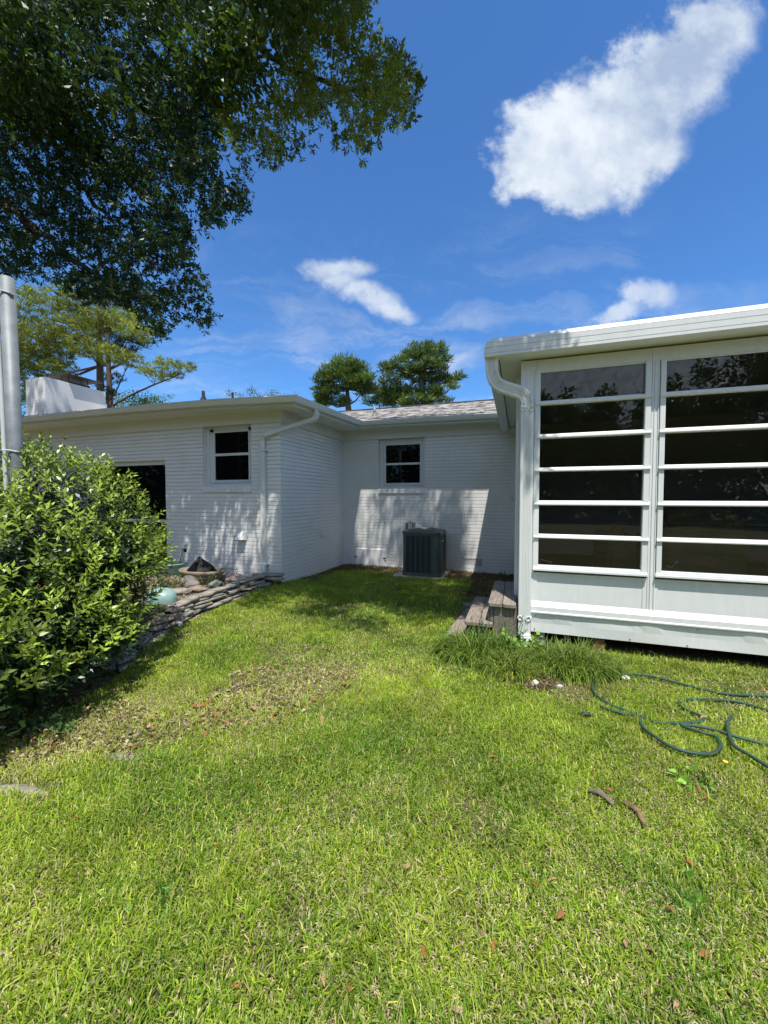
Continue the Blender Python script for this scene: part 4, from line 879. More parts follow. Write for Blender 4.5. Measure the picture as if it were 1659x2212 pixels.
def sow(N, x0, x1, y0, y1):
    x = rng.uniform(x0, x1, N); y = rng.uniform(y0, y1, N); vis = (x > -2.15*y-.5) & (x < .62*y+.75); x, y = x[vis], y[vis]
    m, dry = grassmask(x, y); k = rng.random(len(x)) < m; return x[k], y[k], dry[k]
def lawn(N, reg, Ls, Ws, name, label):
    x, y, dry = sow(N, *reg); n = len(x); P = np.column_stack([x, y, gh(x, y)-.002])
    t = rng.random(n); nz = vnoise(x, y, 1.3, 30)*.6+vnoise(x, y, 5, 31)*.4
    g1 = np.array([.115, .235, .020]); g2 = np.array([.34, .45, .035]); g3 = np.array([.52, .54, .12]); tan = np.array([.62, .54, .32])
    w = np.clip(nz*1.6-.3+rng.normal(0, .28, n), 0, 1)[:, None]; c = g1*(1-w)+g2*w
    y_ = (rng.random(n) < .10+.25*dry)[:, None]; c = np.where(y_, g3, c)
    d_ = (rng.random(n) < .15+.38*dry+.20*(vnoise(x, y, 2.1, 33) > .62))[:, None]; c = np.where(d_, tan*rng.uniform(.6, 1.1, (n, 1)), c)
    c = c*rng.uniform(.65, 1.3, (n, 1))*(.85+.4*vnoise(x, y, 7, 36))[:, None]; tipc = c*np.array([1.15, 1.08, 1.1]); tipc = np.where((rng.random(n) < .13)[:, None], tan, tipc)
    tall = 1+.6*(vnoise(x, y, 2.4, 34)-.5)+.6*(vnoise(x, y, 9, 35)-.5); tall = np.where(rng.random(n) < .006, 2.3, tall)
    L = rng.uniform(*Ls, n)*tall; L[d_[:, 0]] *= .8; lean = np.abs(rng.normal(.72, .45, n)); lean[d_[:, 0]] = rng.uniform(.9, 1.5, d_.sum())
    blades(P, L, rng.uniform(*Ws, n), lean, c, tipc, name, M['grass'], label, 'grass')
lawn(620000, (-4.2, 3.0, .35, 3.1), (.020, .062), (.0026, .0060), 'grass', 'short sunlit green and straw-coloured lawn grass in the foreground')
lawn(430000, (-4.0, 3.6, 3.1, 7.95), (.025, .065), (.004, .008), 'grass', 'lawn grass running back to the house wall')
# taller tufts by the skirt of the sunroom
def tuft(n, cx, cy, rx, ry, L, Wd, col, name, label, cat, ln=(.5, .3)):
    r = np.sqrt(rng.random(n)); w = rng.uniform(0, 2*np.pi, n); x = cx+rx*r*np.cos(w); y = cy+ry*r*np.sin(w)
    dome = np.sqrt(np.maximum(0, 1-r**2)); P = np.column_stack([x, y, gh(x, y)+0*dome])
    c = np.array(col)*rng.uniform(.45, 1.6, (n, 1))*np.where(rng.random((n, 1)) < .22, np.array([[1.9, 1.5, 1.3]]), 1)
    hd = np.arctan2(y-cy, x-cx)+rng.normal(0, 1.1, n)
    e0 = thing(name, label, cat, (cx, cy, 0))
    blades(P, rng.uniform(L*.6, L, n)*(.7+.4*dome), rng.uniform(Wd*.7, Wd, n), np.abs(rng.normal(*ln, n))+r*.35, c, c*1.2, 'foliage', M['grass'], None, None, parent=e0, hdir=hd, curl=1.4)
tuft(1800, -.33, 3.74, .38, .30, .30, .0085, (.125, .20, .035), 'grassy_clump', 'left clump of dark liriope grass in front of the wooden steps', 'plant')
tuft(650, -.05, 3.45, .22, .20, .24, .0085, (.15, .21, .04), 'grassy_clump', 'small lower clump of liriope grass at the foot of the left clump', 'plant')
tuft(2000, .44, 3.74, .38, .28, .29, .0085, (.13, .205, .035), 'grassy_clump', 'right clump of liriope grass under the sunroom skirt', 'plant')
for i, (x, y, n_, l_) in enumerate([(1.0, 3.98, 60, .13), (1.35, 4.0, 50, .12), (1.62, 4.02, 40, .10), (1.9, 4.0, 60, .15), (2.2, 4.0, 40, .14)]):
    tuft(n_, x, y, .13, .06, l_, .005, (.15, .22, .04), 'weed_tuft', ['tall weedy grass tuft nearest the right clump, under the skirt', 'tall weedy grass tuft second from the clump, under the skirt', 'sparse low weedy tuft under the middle of the skirt', 'bushy weedy tuft below the wide window, under the skirt', 'weedy tuft at the far right, under the skirt'][i], 'grass tuft', (.4, .3))
# ------------------------------------------------------------------ leafy plants
def sprig(base, dirv, L, nl, ll, lw, col, out):
    """one shoot: leaves spiralling up a stem"""
    d = unit(np.array(dirv, float)); a = unit(np.cross(d, [.3, .2, 1])); b = np.cross(d, a)
    for i in range(nl):
        t = (i+.5)/nl; w = i*2.4+rng.uniform(-.3, .3); o = a*np.cos(w)+b*np.sin(w); up = .45+.9*t**2
        out.append((base+d*L*t, o+d*up, ll*(1.05-.35*t), lw*(1.05-.3*t), np.array(col)*(.8+.55*t), d-o*.3))
def leaf_obj(out, name, m, parent=None):
    P, Dr, L, Wd, c, N = (np.array([o[i] for o in out]) for i in range(6))
    V, F = leaves(P, Dr, L, Wd, .25, .16, nrm=np.cross(np.cross(Dr, N), Dr)+rng.normal(size=P.shape)*.25)
    return npmesh(name, V, F, m, parent=parent, col=np.repeat(c, 5, 0))
# the big shrub at the left: shoots over and inside a lumpy dome
sb = thing('shrub', 'big leafy shrub with bright yellow-green shoot tips at the left edge', 'shrub', (-3.7, 2.4, 0))
lumps = [((-4.02, 2.45, .82), (.86, .82, .98)), ((-3.50, 2.5, .74), (.38, .45, .50)), ((-3.28, 2.2, .55), (.35, .5, .46)), ((-3.12, 1.75, .45), (.36, .45, .42)), ((-4.6, 2.6, 1.05), (.7, .7, .95)), ((-3.5, 1.75, .72), (.55, .5, .72)), ((-5.1, 2.2, .8), (.8, .8, 1.0)), ((-4.05, 1.6, .6), (.7, .55, .75)), ((-3.1, 1.45, .36), (.46, .40, .44)), ((-3.1, 2.0, .3), (.35, .45, .33)), ((-3.5, 2.0, .4), (.6, .6, .55)), ((-3.16, 2.45, .92), (.15, .2, .24)), ((-3.35, 1.3, .5), (.5, .38, .55)), ((-2.88, 1.38, .22), (.25, .25, .26))]
stems = MB(); out = []; cen = np.array([-3.7, 2.4, .35])
wts = np.array([l[1][0]*l[1][1]+l[1][1]*l[1][2]+l[1][0]*l[1][2] for l in lumps]); wts /= wts.sum()
for i in range(4700):
    li = rng.choice(len(lumps), p=wts); (c_, r_) = lumps[li]; v = unit(rng.normal(size=3)); v[2] = abs(v[2])*1.0 if rng.random() < .8 else v[2]; v = unit(v)
    inn = rng.random() < .36; q = rng.uniform(.5, .88) if inn else rng.uniform(.88, 1.03)
    p = np.array(c_)+v*np.array(r_)*q
    if p[2] < .06: p[2] = rng.uniform(.06, .5)
    deep = sum(1 for c2, r2 in lumps if np.sum(((p-np.array(c2))/np.array(r2))**2) < .55)
    if deep and not inn: continue
    d = unit(v*.75+np.array([.18, -.1, .75])+rng.normal(size=3)*.22); L = rng.uniform(.08, .17)*(1.25 if p[2] > 1.3 else 1)
    col = np.array([.020, .045, .011])*rng.uniform(.75, 1.2) if inn or p[2] < .35 else np.array([.21, .29, .030])*rng.uniform(.3, 1.3)*(1.3 if rng.random() < .25 else 1)  # inner and low leaves near black: shade between shoots put into the colour
    sprig(p, d, L, int(rng.integers(8, 13)), rng.uniform(.054, .076), rng.uniform(.021, .030), col, out)
    if not inn and i % 14 == 0: stems.tube([tuple(cen+(p-cen)*.6), tuple(p), tuple(p+d*L)], [.005, .0025, .0012], 4, cap=False)
for k in range(9):
    x, y = rng.uniform(-4.5, -3.6), rng.uniform(1.9, 2.6); stems.tube([(x, y, 0), (x+rng.uniform(-.1, .1), y, .5), (x+rng.uniform(-.3, .3), y+rng.uniform(-.2, .2), 1.1)], [.018, .014, .006], 6, cap=False)
for i in range(5200):
    c_, r_ = lumps[rng.choice(len(lumps), p=wts)]; v = unit(rng.normal(size=3)); p = np.array(c_)+v*np.array(r_)*rng.uniform(.25, .74)
    if p[2] > .05: out.append((p, unit(rng.normal(size=3)+np.array([0, 0, .3])), rng.uniform(.07, .10), rng.uniform(.035, .05), np.array([.020, .045, .011])*rng.uniform(.7, 1.3), unit(rng.normal(size=3))))  # core leaves coloured dark to give the shaded gaps of the shrub
leaf_obj(out, 'foliage', M['shrub'], sb); stems.build('stems', M['pbark'], sb)
for i, (x, y) in enumerate([(60, 1425), (52, 1395), (330, 1345+0), (145, 1215+4)]):
    p = at(x, y, 1.75 if i < 2 else 2.1); m_ = MB(); s = .035
    m_.add([(-s, 0, s), (0, .01, .0), (s*.6, 0, -s*1.4), (s*.9, -.01, .3*s)], [(0, 1, 2, 3)]); o = m_.build('withered_leaf', M['orange'], sb)
    o.location = Vector(p)-sb.location
def small_plant(name, label, c, nsh, spread, h, ll, lw, col, cat='weed', tilt=.5):
    e0 = thing(name, label, cat, (c[0], c[1], 0)); out = []; z0 = float(gh(c[0], c[1]))
    for i in range(nsh):
        w = rng.uniform(0, 6.28); r_ = spread*math.sqrt(rng.random()); b = np.array([c[0]+r_*math.cos(w), c[1]+r_*math.sin(w)*.7, z0]); d = unit(np.array([math.cos(w)*tilt, math.sin(w)*tilt, 1.0])); L = h*rng.uniform(.6, 1.1)
        sprig(b, d, L, max(4, int(L/ll*2.4)), ll, lw, np.array(col)*rng.uniform(.7, 1.3), out); MB().tube([tuple(b), tuple(b+d*L)], [.0025, .0012], 4, cap=False).build('stem', M['stem'], e0)
    leaf_obj(out, 'foliage', M['shrub'], e0)
small_plant('weed', 'bright green heart-leaved vine at the foot of the sunroom downpipe', (.02, 3.93), 16, .14, .24, .075, .055, (.16, .30, .045), 'plant', .6)
small_plant('weed', 'small-leaved feathery seedling growing through the left grassy clump', (-.22, 3.88), 14, .22, .34, .026, .015, (.10, .20, .035), 'plant', .25)
small_plant('weed', 'low leafy weed with broad pale leaves on the sunny lawn', (.89, 2.42), 8, .05, .08, .06, .032, (.20, .36, .05), 'weed', 1.3)
small_plant('weed', 'darker broadleaf weed low in the grass at the right foreground', (.62, 1.72), 8, .05, .05, .05, .03, (.11, .24, .04), 'weed', 1.3)
small_plant('weed', 'small weed with three-part leaves at the left foreground', (-1.26, 1.03), 7, .05, .04, .045, .03, (.10, .22, .04), 'weed', 1.3)
small_plant('weed', 'thin dark-leaved seedling against the wall beside the sliding door', (-5.72, 5.30), 5, .10, .55, .05, .028, (.05, .10, .03), 'plant', .35)
small_plant('weed', 'low green herb growing in front of the tan planter', (-4.55, 4.78), 9, .09, .22, .035, .022, (.07, .14, .03), 'plant', .5)
small_plant('weed', 'dark green herbs between the shrub and the grey rock', (-5.0, 4.5), 14, .22, .24, .045, .026, (.06, .12, .025), 'plant', .5)
small_plant('weed', 'ivy-like ground plant at the shaded foot of the shrub', (-2.75, 1.75), 16, .25, .12, .055, .035, (.06, .13, .03), 'plant', .9)
small_plant('weed', 'small dark weeds growing beside the sunroom door steps at the wall', (-.15, 7.7), 10, .2, .12, .03, .02, (.06, .12, .03), 'plant', .6)
fl = thing('dandelion', 'tiny yellow flower standing in the grass near the leafy weed', 'flower', (1.08, 2.58, 0))
MB().tube([(1.08, 2.58, 0), (1.082, 2.58, .055)], .0012, 4).build('stem', M['stem'], fl); MB().lathe([(0, .052), (.008, .054), (.013, .060), (.008, .063), (0, .064)], (1.082, 2.58, 0), 10).build('flower_head', M['yellow'], fl)
# ------------------------------------------------------------------ oak overhead
ok = thing('oak_tree', 'large dark oak whose leafy boughs hang across the upper left', 'tree', (-8.6, 1.2, 0))
OUT = [(-260, -120), (795, -120), (797, 40), (850, 110), (905, 190), (882, 255), (835, 262), (782, 335), (745, 305), (700, 285), (650, 318), (590, 352), (560, 345), (533, 290), (545, 250), (528, 300), (522, 380), (526, 450), (470, 485), (412, 498), (400, 560), (432, 605), (456, 680), (420, 722), (382, 690), (340, 733), (300, 690), (250, 645), (180, 640), (100, 612), (0, 590), (-260, 560)]
def inpoly(x, y, poly):
    c = np.zeros(len(x), bool); n = len(poly); j = n-1
    for i in range(n):
        xi, yi = poly[i]; xj, yj = poly[j]; cond = ((yi > y) != (yj > y)) & (x < (xj-xi)*(y-yi)/(yj-yi+1e-9)+xi); c ^= cond; j = i
    return c
def sprays(cent, nl, rad, Ls, Ws, col, droop=.5, cv=.25):
    n = len(cent); P = np.repeat(cent, nl, 0); o = rng.normal(size=P.shape); o = unit(o)*rng.random((len(P), 1))**.45*rad*np.array([1, 1, .75]); P = P+o
    d = unit(o)*.7+rng.normal(size=P.shape)*.6; d[:, 2] -= droop
    V, F = diam(P, d, rng.uniform(*Ls, len(P)), rng.uniform(*Ws, len(P)))
    cc = np.repeat(np.broadcast_to(col, (n, 3))*rng.uniform(1-cv, 1+cv, (n, 1)), nl, 0)*rng.uniform(.7, 1.35, (len(P), 1)); return V, F, np.repeat(cc, 4, 0)
def whorls(cent, nt_, nl, rad, Ls, Ws, col, cv=.25, droop=.35):
    n = len(cent); T = np.repeat(cent, nt_, 0); o = rng.normal(size=T.shape); o = unit(o)*rng.random((len(T), 1))**.5*rad; T = T+o; td = unit(unit(o)*.6+rng.normal(size=T.shape)*.5-np.array([0, 0, droop]))
    P = np.repeat(T, nl, 0); D_ = np.repeat(td, nl, 0); k = np.tile(np.arange(nl), len(T)); v = unit(np.cross(D_, rng.normal(size=D_.shape)*.3+np.array([.3, .5, .8]))); w = np.cross(D_, v); a = k*2.4+np.repeat(rng.uniform(0, 6, len(T)), nl)
    R_ = v*np.cos(a)[:, None]+w*np.sin(a)[:, None]; P = P-D_*(k[:, None]/nl)*.05; d = R_*.85+D_*.75+rng.normal(size=D_.shape)*.15
    V, F = diam(P, d, rng.uniform(*Ls, len(P)), rng.uniform(*Ws, len(P)), nrm=D_+rng.normal(size=D_.shape)*.2)
    cc = np.repeat(np.broadcast_to(col, (n, 3))*rng.uniform(1-cv, 1+cv, (n, 1)), nt_*nl, 0)*rng.uniform(.75, 1.3, (len(P), 1)); return V, F, np.repeat(cc, 4, 0)
def joinl(parts):
    V = []; F = []; Cc = []; n = 0
    for v, f, c in parts: V.append(v); F.append(f+n); Cc.append(c); n += len(v)
    return np.concatenate(V), np.concatenate(F), np.concatenate(Cc)
N = 7600; px = rng.uniform(-260, 910, N); py = rng.uniform(-120, 740, N); k = inpoly(px, py, OUT); px, py = px[k], py[k]
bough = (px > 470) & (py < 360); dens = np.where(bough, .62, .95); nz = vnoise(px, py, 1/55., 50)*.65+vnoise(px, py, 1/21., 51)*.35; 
def edged(x, y):
    d = np.full(len(x), 1e9)
    for i in range(2, len(OUT)-1):
        a, b = np.array(OUT[i], float), np.array(OUT[i+1], float); ab = b-a; t = np.clip(((x-a[0])*ab[0]+(y-a[1])*ab[1])/(ab@ab), 0, 1); d = np.minimum(d, np.hypot(x-a[0]-t*ab[0], y-a[1]-t*ab[1]))
    return d
ed = edged(px, py); rag = vnoise(px, py, 1/26., 52)*.6+vnoise(px, py, 1/11., 53)*.4
k = (rng.random(len(px)) < dens) & (nz > np.where(bough, .36, .28)) & ((ed > 42) | (rag > .45-.005*ed)); px, py, bough = px[k], py[k], bough[k]
Yd = rng.uniform(3.9, 5.3, len(px))-np.clip((300-px)/600, 0, .9); cent = np.array([at(a, b, c) for a, b, c in zip(px, py, Yd)])
colr = np.where(bough[:, None], np.array([.15, .19, .028]), np.array([.032, .062, .020]))  # sunlight on the right bough put into its brighter leaf colour
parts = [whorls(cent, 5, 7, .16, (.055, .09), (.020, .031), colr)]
# edge sprays that hang free of the outline
ep = []
for i in range(3, len(OUT)-2):
    a, b = np.array(OUT[i]), np.array(OUT[i+1]); L_ = np.hypot(*(b-a))
    for t in np.arange(0, 1, 9/L_):
        if vnoise(a[0]+(b-a)[0]*t, a[1]+(b-a)[1]*t, 1/17., 54) < .40: continue
        q = a+(b-a)*t+rng.normal(0, 6, 2); ep.append(at(q[0], q[1]-6, rng.uniform(4.2, 4.9)))
parts.append(whorls(np.array(ep), 3, 7, .10, (.05, .085), (.018, .028), np.array([.075, .115, .022])))
# crown above and behind the frame: it throws the dappled shade
SH = [(.95, 2.45), (.8, 2.95), (.2, 3.35), (-1.2, 3.55), (-1.8, 4.2), (-4, 4.2), (-6.5, 4.1), (-6.5, 2.9), (-3.5, 2.65), (-2.3, 2.0), (-1.3, 1.4), (-.4, 1.8), (.3, 2.2)]
N = 900; sx_ = rng.uniform(-6.5, 1, N); sy_ = rng.uniform(1.2, 4.3, N); k = inpoly(sx_, sy_, SH) & (vnoise(sx_, sy_, 1.7, 60)+.25*(vnoise(sx_, sy_, 5, 61)-.5) > .36); low_c = np.column_stack([sx_[k], sy_[k], rng.uniform(6.35, 7.1, k.sum())])
N = 1700; sx_ = rng.uniform(-6, 1.3, N); sy_ = rng.uniform(1.5, 5.0, N); z_ = rng.uniform(9.2, 10.6, N)
gx, gy = sx_-.17*z_, sy_+.365*z_; want = ((gx > -3.9) & (gx < -.75+.25*np.sin(gy*2.1)) & (gy > 4.95+.3*vnoise(gx, gy, 2, 62)) & (gy < 7.3)); sparse = (gy >= 7.3) & (gx < -1.1) & (gx > -6)
k = (want & (vnoise(sx_, sy_, 1.9, 63) > .22)) | (sparse & (vnoise(sx_, sy_, 1.6, 64) > .50)); hi_c = np.column_stack([sx_[k], sy_[k], z_[k]])
low_c = np.concatenate([low_c, np.column_stack([rng.uniform(.05, .85, 26), rng.uniform(2.55, 2.85, 26), rng.uniform(6.3, 6.7, 26)])])
parts.append(sprays(np.concatenate([low_c, hi_c]), 46, .26, (.08, .12), (.035, .055), np.array([.06, .10, .022])))
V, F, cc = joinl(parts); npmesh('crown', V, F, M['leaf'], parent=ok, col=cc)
br_ = MB(); T0 = Vector((-8.6, 1.2, 0))
br_.tube([T0, T0+Vector((.1, .1, 2)), T0+Vector((.3, .4, 4)), T0+Vector((.8, .8, 6)), T0+Vector((1.4, 1.0, 9))], [.42, .34, .30, .24, .15], 14); br_.build('trunk', M['bark'], ok)
lb = MB(); root = T0+Vector((.4, .5, 4.6))
def limb(pts, r0, r1): 
    q = cat_(pts, 6); k = len(q); lb.tube([p+Vector((rnd.uniform(-.02, .02),)*3) for p in q], [r0+(r1-r0)*(i/(k-1)) for i in range(k)], 6)
A_ = lambda x, y, Y: Vector(at(x, y, Y))
limb([root, A_(-150, -60, 4.3), A_(60, 20, 4.5), A_(303, 5, 4.6), A_(345, 60, 4.6), A_(385, 135, 4.6), A_(405, 225, 4.6), A_(427, 315, 4.6)], .13, .012)
limb([A_(303, 5, 4.6), A_(420, 20, 4.5), A_(478, 107, 4.5), A_(500, 150, 4.5), A_(530, 195, 4.5), A_(548, 250, 4.5)], .05, .012)
limb([A_(200, -60, 4.6), A_(400, -40, 4.6), A_(520, 60, 4.6), A_(602, 135, 4.55), A_(680, 165, 4.5), A_(753, 194, 4.5), A_(840, 195, 4.5)], .06, .008)
limb([A_(640, 150, 4.5), A_(670, 190, 4.5), A_(700, 240, 4.5)], .016, .006)
limb([root+Vector((0, 0, -.6)), A_(-120, 300, 3.9), A_(0, 428, 3.9), A_(107, 517, 4.0), A_(210, 600, 4.2), A_(330, 660, 4.3)], .10, .01)
limb([root, A_(-100, 150, 4.2), A_(80, 250, 4.3), A_(200, 330, 4.3), A_(330, 440, 4.3), A_(400, 480, 4.3)], .08, .01)
limb([A_(-100, 150, 4.2), A_(60, 170, 4.3), A_(220, 210, 4.4), A_(380, 260, 4.4), A_(470, 360, 4.4)], .07, .01)
limb([A_(80, 250, 4.3), A_(160, 380, 4.2), A_(260, 500, 4.2), A_(350, 590, 4.2)], .04, .008)
limb([root+Vector((.5, .3, 2.0)), Vector((-5.5, 2.8, 7.0)), Vector((-3, 3.0, 6.9)), Vector((-1, 2.8, 6.8)), Vector((.6, 2.7, 6.7))], .12, .02)
limb([T0+Vector((1.2, 1, 8)), Vector((-4.5, 2.4, 9.6)), Vector((-1.5, 3.0, 9.9)), Vector((.8, 3.2, 9.9))], .12, .02)
lb.build('limbs', M['bark'], ok)
# ------------------------------------------------------------------ pines and trees beyond the roofs
def pine_pads(pads, dens, col, e0, tl=.30, name='needles'):
    """pads: (centre, radii). needle tufts point up and outward"""
    Pn = []; Cn = []
    for c_, r_ in pads:
        n = max(8, int(dens*(r_[0]*r_[1]+r_[0]*r_[2]+r_[1]*r_[2]))); v = unit(rng.normal(size=(n, 3))); q = rng.random((n, 1))**.33; Pn.append(np.array(c_)+v*q*np.array(r_)); Cn.append(np.tile(np.array(col)*rng.uniform(.7, 1.3), (n, 1))*rng.uniform(.75, 1.25, (n, 1)))
    P = np.concatenate(Pn); c = np.concatenate(Cn); k = 13; Q = np.repeat(P, k, 0); d = rng.normal(size=Q.shape); d[:, 2] = np.abs(d[:, 2])*.9+.25; V, F = diam(Q, d, rng.uniform(tl*.6, tl, len(Q)), rng.uniform(tl*.07, tl*.13, len(Q)))
    return npmesh(name, V, F, M['needle'], parent=e0, col=np.repeat(np.repeat(c, k, 0)*rng.uniform(.75, 1.3, (len(Q), 1)), 4, 0))
def pine(name, label, Y, trunk, padpx, col, dens, tl, group=None, r0=.22, cat='pine tree', limbs=True, dy=.9):
    """trunk: list of px points top-down ; padpx: (x,y,rx,ry) in photo view units"""
    base = at(trunk[-1][0], trunk[-1][1], Y); e0 = thing(name, label, cat, (base[0], Y, 0), group)
    tp = [Vector(at(x, y, Y)) for x, y in trunk]; tp.append(Vector((tp[-1].x, Y, -.1))); k = len(tp)
    MB().tube(tp[::-1], [r0*(1-.85*(i/(k-1))**1.3) for i in range(k)], 9).build('trunk', M['pbark'], e0, smooth=True)
    pads = []; mb_ = MB()
    for x, y, rx, ry in padpx:
        yy = Y+rng.uniform(-dy, dy); sc = np.linalg.norm(np.array(at(x+1, y, yy))-np.array(at(x, y, yy))); c_ = at(x, y, yy); pads.append((c_, (rx*sc, rx*sc*.9, ry*sc)))
        best = min(range(len(tp)), key=lambda j: (tp[j]-Vector(c_)).length+max(0, tp[j].z-c_[2])*2); s = tp[best]; mid = (s+Vector(c_))/2+Vector((0, 0, -.12*(s-Vector(c_)).length))
        mb_.tube([s, mid, Vector(c_)], [r0*.28, r0*.18, r0*.06], 5, cap=False)
        cv = Vector(c_)
        for _ in range(3): mb_.tube([cv-(cv-mid)*.3, cv+Vector((rng.uniform(-.7, .7)*rx*sc, rng.uniform(-.5, .5)*rx*sc, rng.uniform(-.2, .6)*ry*sc))], [r0*.07, r0*.02], 4, cap=False)
    mb_.build('branches', M['pbark'], e0)
    pine_pads(pads, dens, col, e0, tl); return e0
GREEN = (.11, .165, .04)
pine('pine_tree', 'round-crowned green pine behind the roof, left of the pair', 26, [(748, 800), (750, 840), (752, 875), (755, 900)],
     [(745, 790, 30, 16), (720, 805, 26, 15), (772, 800, 24, 15), (700, 822, 22, 14), (790, 818, 20, 13), (745, 815, 30, 16), (698, 845, 20, 13), (725, 845, 20, 12), (785, 845, 22, 12), (765, 830, 22, 13), (705, 868, 22, 10), (740, 868, 16, 9), (800, 838, 16, 10), (690, 858, 14, 9)], GREEN, 40, .55, 'pine trees beyond the roof', .3)
pine('pine_tree', 'tall spreading pine behind the roof, right of the pair', 28, [(905, 765), (908, 800), (912, 840), (916, 875), (918, 900)],
     [(910, 762, 34, 15), (940, 758, 24, 14), (955, 778, 18, 12), (885, 772, 22, 13), (860, 790, 20, 13), (835, 800, 18, 12), (915, 790, 34, 15), (950, 800, 22, 12), (880, 810, 26, 14), (845, 825, 24, 13), (920, 822, 34, 14), (965, 822, 26, 11), (992, 818, 14, 8), (870, 848, 34, 14), (930, 850, 34, 12), (900, 868, 40, 11), (835, 850, 20, 12), (975, 838, 14, 7), (850, 868, 30, 9)], GREEN, 34, .55, 'pine trees beyond the roof', .32)
pine('pine_tree', 'low dark pine tops just above the roof ridge between the pair', 33, [(820, 860), (820, 900)], [(820, 850, 22, 12), (805, 868, 22, 10), (960, 868, 18, 8), (945, 858, 16, 8), (690, 878, 16, 8), (845, 872, 24, 8)], (.075, .12, .04), 26, .55, 'pine trees beyond the roof', .2)
LG = (.24, .27, .05)
pine('pine_tree', 'golden green pine behind the chimney with an outstretched limb', 14, [(212, 560), (212, 640), (213, 720), (216, 790), (218, 880)],
     [(150, 720, 40, 20), (90, 735, 45, 22), (60, 790, 40, 26), (115, 765, 34, 18), (190, 750, 34, 18), (240, 770, 30, 15), (215, 700, 36, 16), (280, 780, 24, 10), (170, 650, 40, 20), (260, 690, 30, 16), (290, 720, 30, 14), (95, 660, 40, 20), (20, 700, 40, 25), (50, 850, 40, 20), (130, 800, 26, 12), (20, 780, 30, 26)], LG, 48, .34, None, .2)
pine('pine_tree', 'darker pine with bare lower limbs just right of the chimney', 15, [(232, 600), (233, 700), (235, 800), (238, 880)],
     [(250, 725, 24, 12), (285, 745, 26, 11), (310, 735, 18, 8), (262, 760, 24, 9), (335, 715, 20, 9), (180, 690, 26, 14), (250, 660, 34, 16), (300, 690, 22, 10), (225, 850, 18, 14), (245, 820, 18, 9)], (.07, .11, .045), 40, .32, None, .17)
lg = pine('pine_limb', 'long bare pine limb with tufted end reaching right over the roof', 13, [(408, 800), (375, 815), (335, 830), (290, 850), (245, 875)], [(330, 800, 22, 14), (358, 788, 20, 11), (385, 796, 20, 9), (405, 795, 14, 8), (348, 818, 16, 8), (312, 805, 12, 7), (372, 812, 18, 6)], LG, 70, .24, None, .06, 'pine branch', dy=.25)
def bushy(name, label, Y, blobs_, col, n, ls, cat='tree', group=None):
    c0 = at(blobs_[0][0], blobs_[0][1], Y); e0 = thing(name, label, cat, (c0[0], Y, 0), group); cs = []
    for x, y, rx, ry in blobs_:
        sc = np.linalg.norm(np.array(at(x+1, y, Y))-np.array(at(x, y, Y))); m = max(3, int(n*rx*ry/900)); v = unit(rng.normal(size=(m, 3)))*rng.random((m, 1))**.33; cs.append(np.array(at(x, y, Y))+v*np.array([rx*sc, rx*sc, ry*sc]))
    V, F, cc = sprays(np.concatenate(cs), 26, ls*2.6, (ls*.7, ls*1.2), (ls*.35, ls*.6), np.array(col), .2); npmesh('crown', V, F, M['leaf'], parent=e0, col=cc)
    MB().tube([(c0[0], Y, -.1), (c0[0]+.1, Y, c0[2])], [.2, .08], 8).build('trunk', M['bark'], e0)
bushy('broadleaf_tree', 'rounded green treetop above the eave right of the chimney', 18, [(310, 862, 26, 14), (290, 872, 34, 10), (335, 872, 22, 10), (255, 868, 20, 10), (235, 850, 14, 10)], (.10, .17, .035), 60, .13)
bushy('broadleaf_tree', 'thin line of leafy tops above the eave left of the roof corner', 24, [(500, 848, 20, 4), (560, 852, 30, 4), (590, 850, 16, 4), (540, 846, 12, 4), (365, 858, 8, 6), (620, 858, 16, 5)], (.10, .15, .04), 60, .12)
bushy('broadleaf_tree', 'dark leafy tree at the far left edge beyond the pole', 12, [(20, 820, 40, 50), (-30, 760, 60, 80), (60, 900, 50, 30)], (.07, .11, .03), 26, .10)
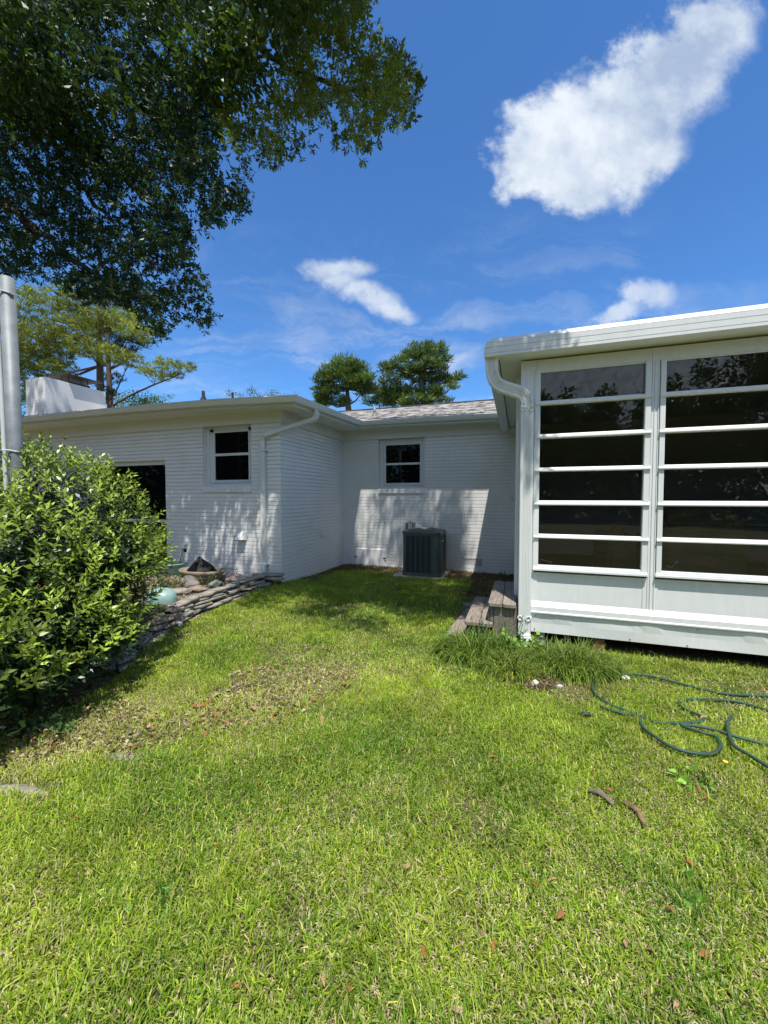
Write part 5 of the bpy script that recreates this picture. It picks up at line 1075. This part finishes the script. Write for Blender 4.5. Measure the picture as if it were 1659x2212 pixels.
# trees behind the photographer, mirrored in the sunroom glass
def back_tree(x, y, h, r, label, seed):
    e0 = thing('garden_tree', label, 'tree', (x, y, 0)); n = int(110*r); v = unit(rng.normal(size=(n, 3)))*rng.random((n, 1))**.4; v = v*np.array([r, r, h*.42])*rng.uniform(.8, 1.1, (n, 1))+np.array([x, y, h*.58])
    V, F, cc = sprays(v, 34, .5, (.20, .34), (.12, .22), np.array([.06, .10, .025]), .2); npmesh('crown', V, F, M['leaf'], parent=e0, col=cc)
    MB().tube([(x, y, -.1), (x+.1, y, h*.4), (x, y, h*.75)], [.25, .18, .06], 8).build('trunk', M['bark'], e0)
BT = [(1.2, -18.5, 8.9, .8, 'thin spiky garden tree mirrored at the left end of the narrow sunroom window'), (2.9, -19, 8.6, 1.3, 'round garden tree mirrored left of centre in the narrow sunroom window'), (4.9, -19, 8.3, 1.0, 'small peaked garden tree mirrored right of centre in the narrow sunroom window'),
 (7.7, -18.5, 9.0, 1.5, 'bushy garden tree mirrored at the left of the wide sunroom window'), (10.2, -19, 9.4, 1.4, 'taller garden tree mirrored near the middle of the wide sunroom window'), (13.2, -18, 12.5, 2.6, 'tallest garden tree mirrored at the right of the wide sunroom window'), (-5, -16, 9, 3.0, 'garden tree mirrored in the rear small house window'), (-13, -14, 10, 3.6, 'garden tree mirrored in the left small house window')]
for i, (x, y, h, r, lab) in enumerate(BT): back_tree(x, y, h, r, lab, i)
n = 1500; hc = np.concatenate([np.column_stack([rng.uniform(-24, 26, n), rng.uniform(-23, -21, n), rng.uniform(.1, 6.2, n)]), np.column_stack([rng.uniform(-20, -18.5, 1100), rng.uniform(-20, 2.5, 1100), rng.uniform(.1, 8.5, 1100)])]); V, F, cc = sprays(hc, 26, .9, (.3, .5), (.18, .3), np.array([.05, .085, .025]), .2)
he_ = thing('added_hedge', 'long unseen hedge added to darken the reflections in the panes', 'hedge', (0, -22, 0)); npmesh('foliage', V, F, M['leaf'], parent=he_, col=cc)  # out of view, added to close gaps under the trees and darken reflections
print('objects', len(bpy.data.objects))
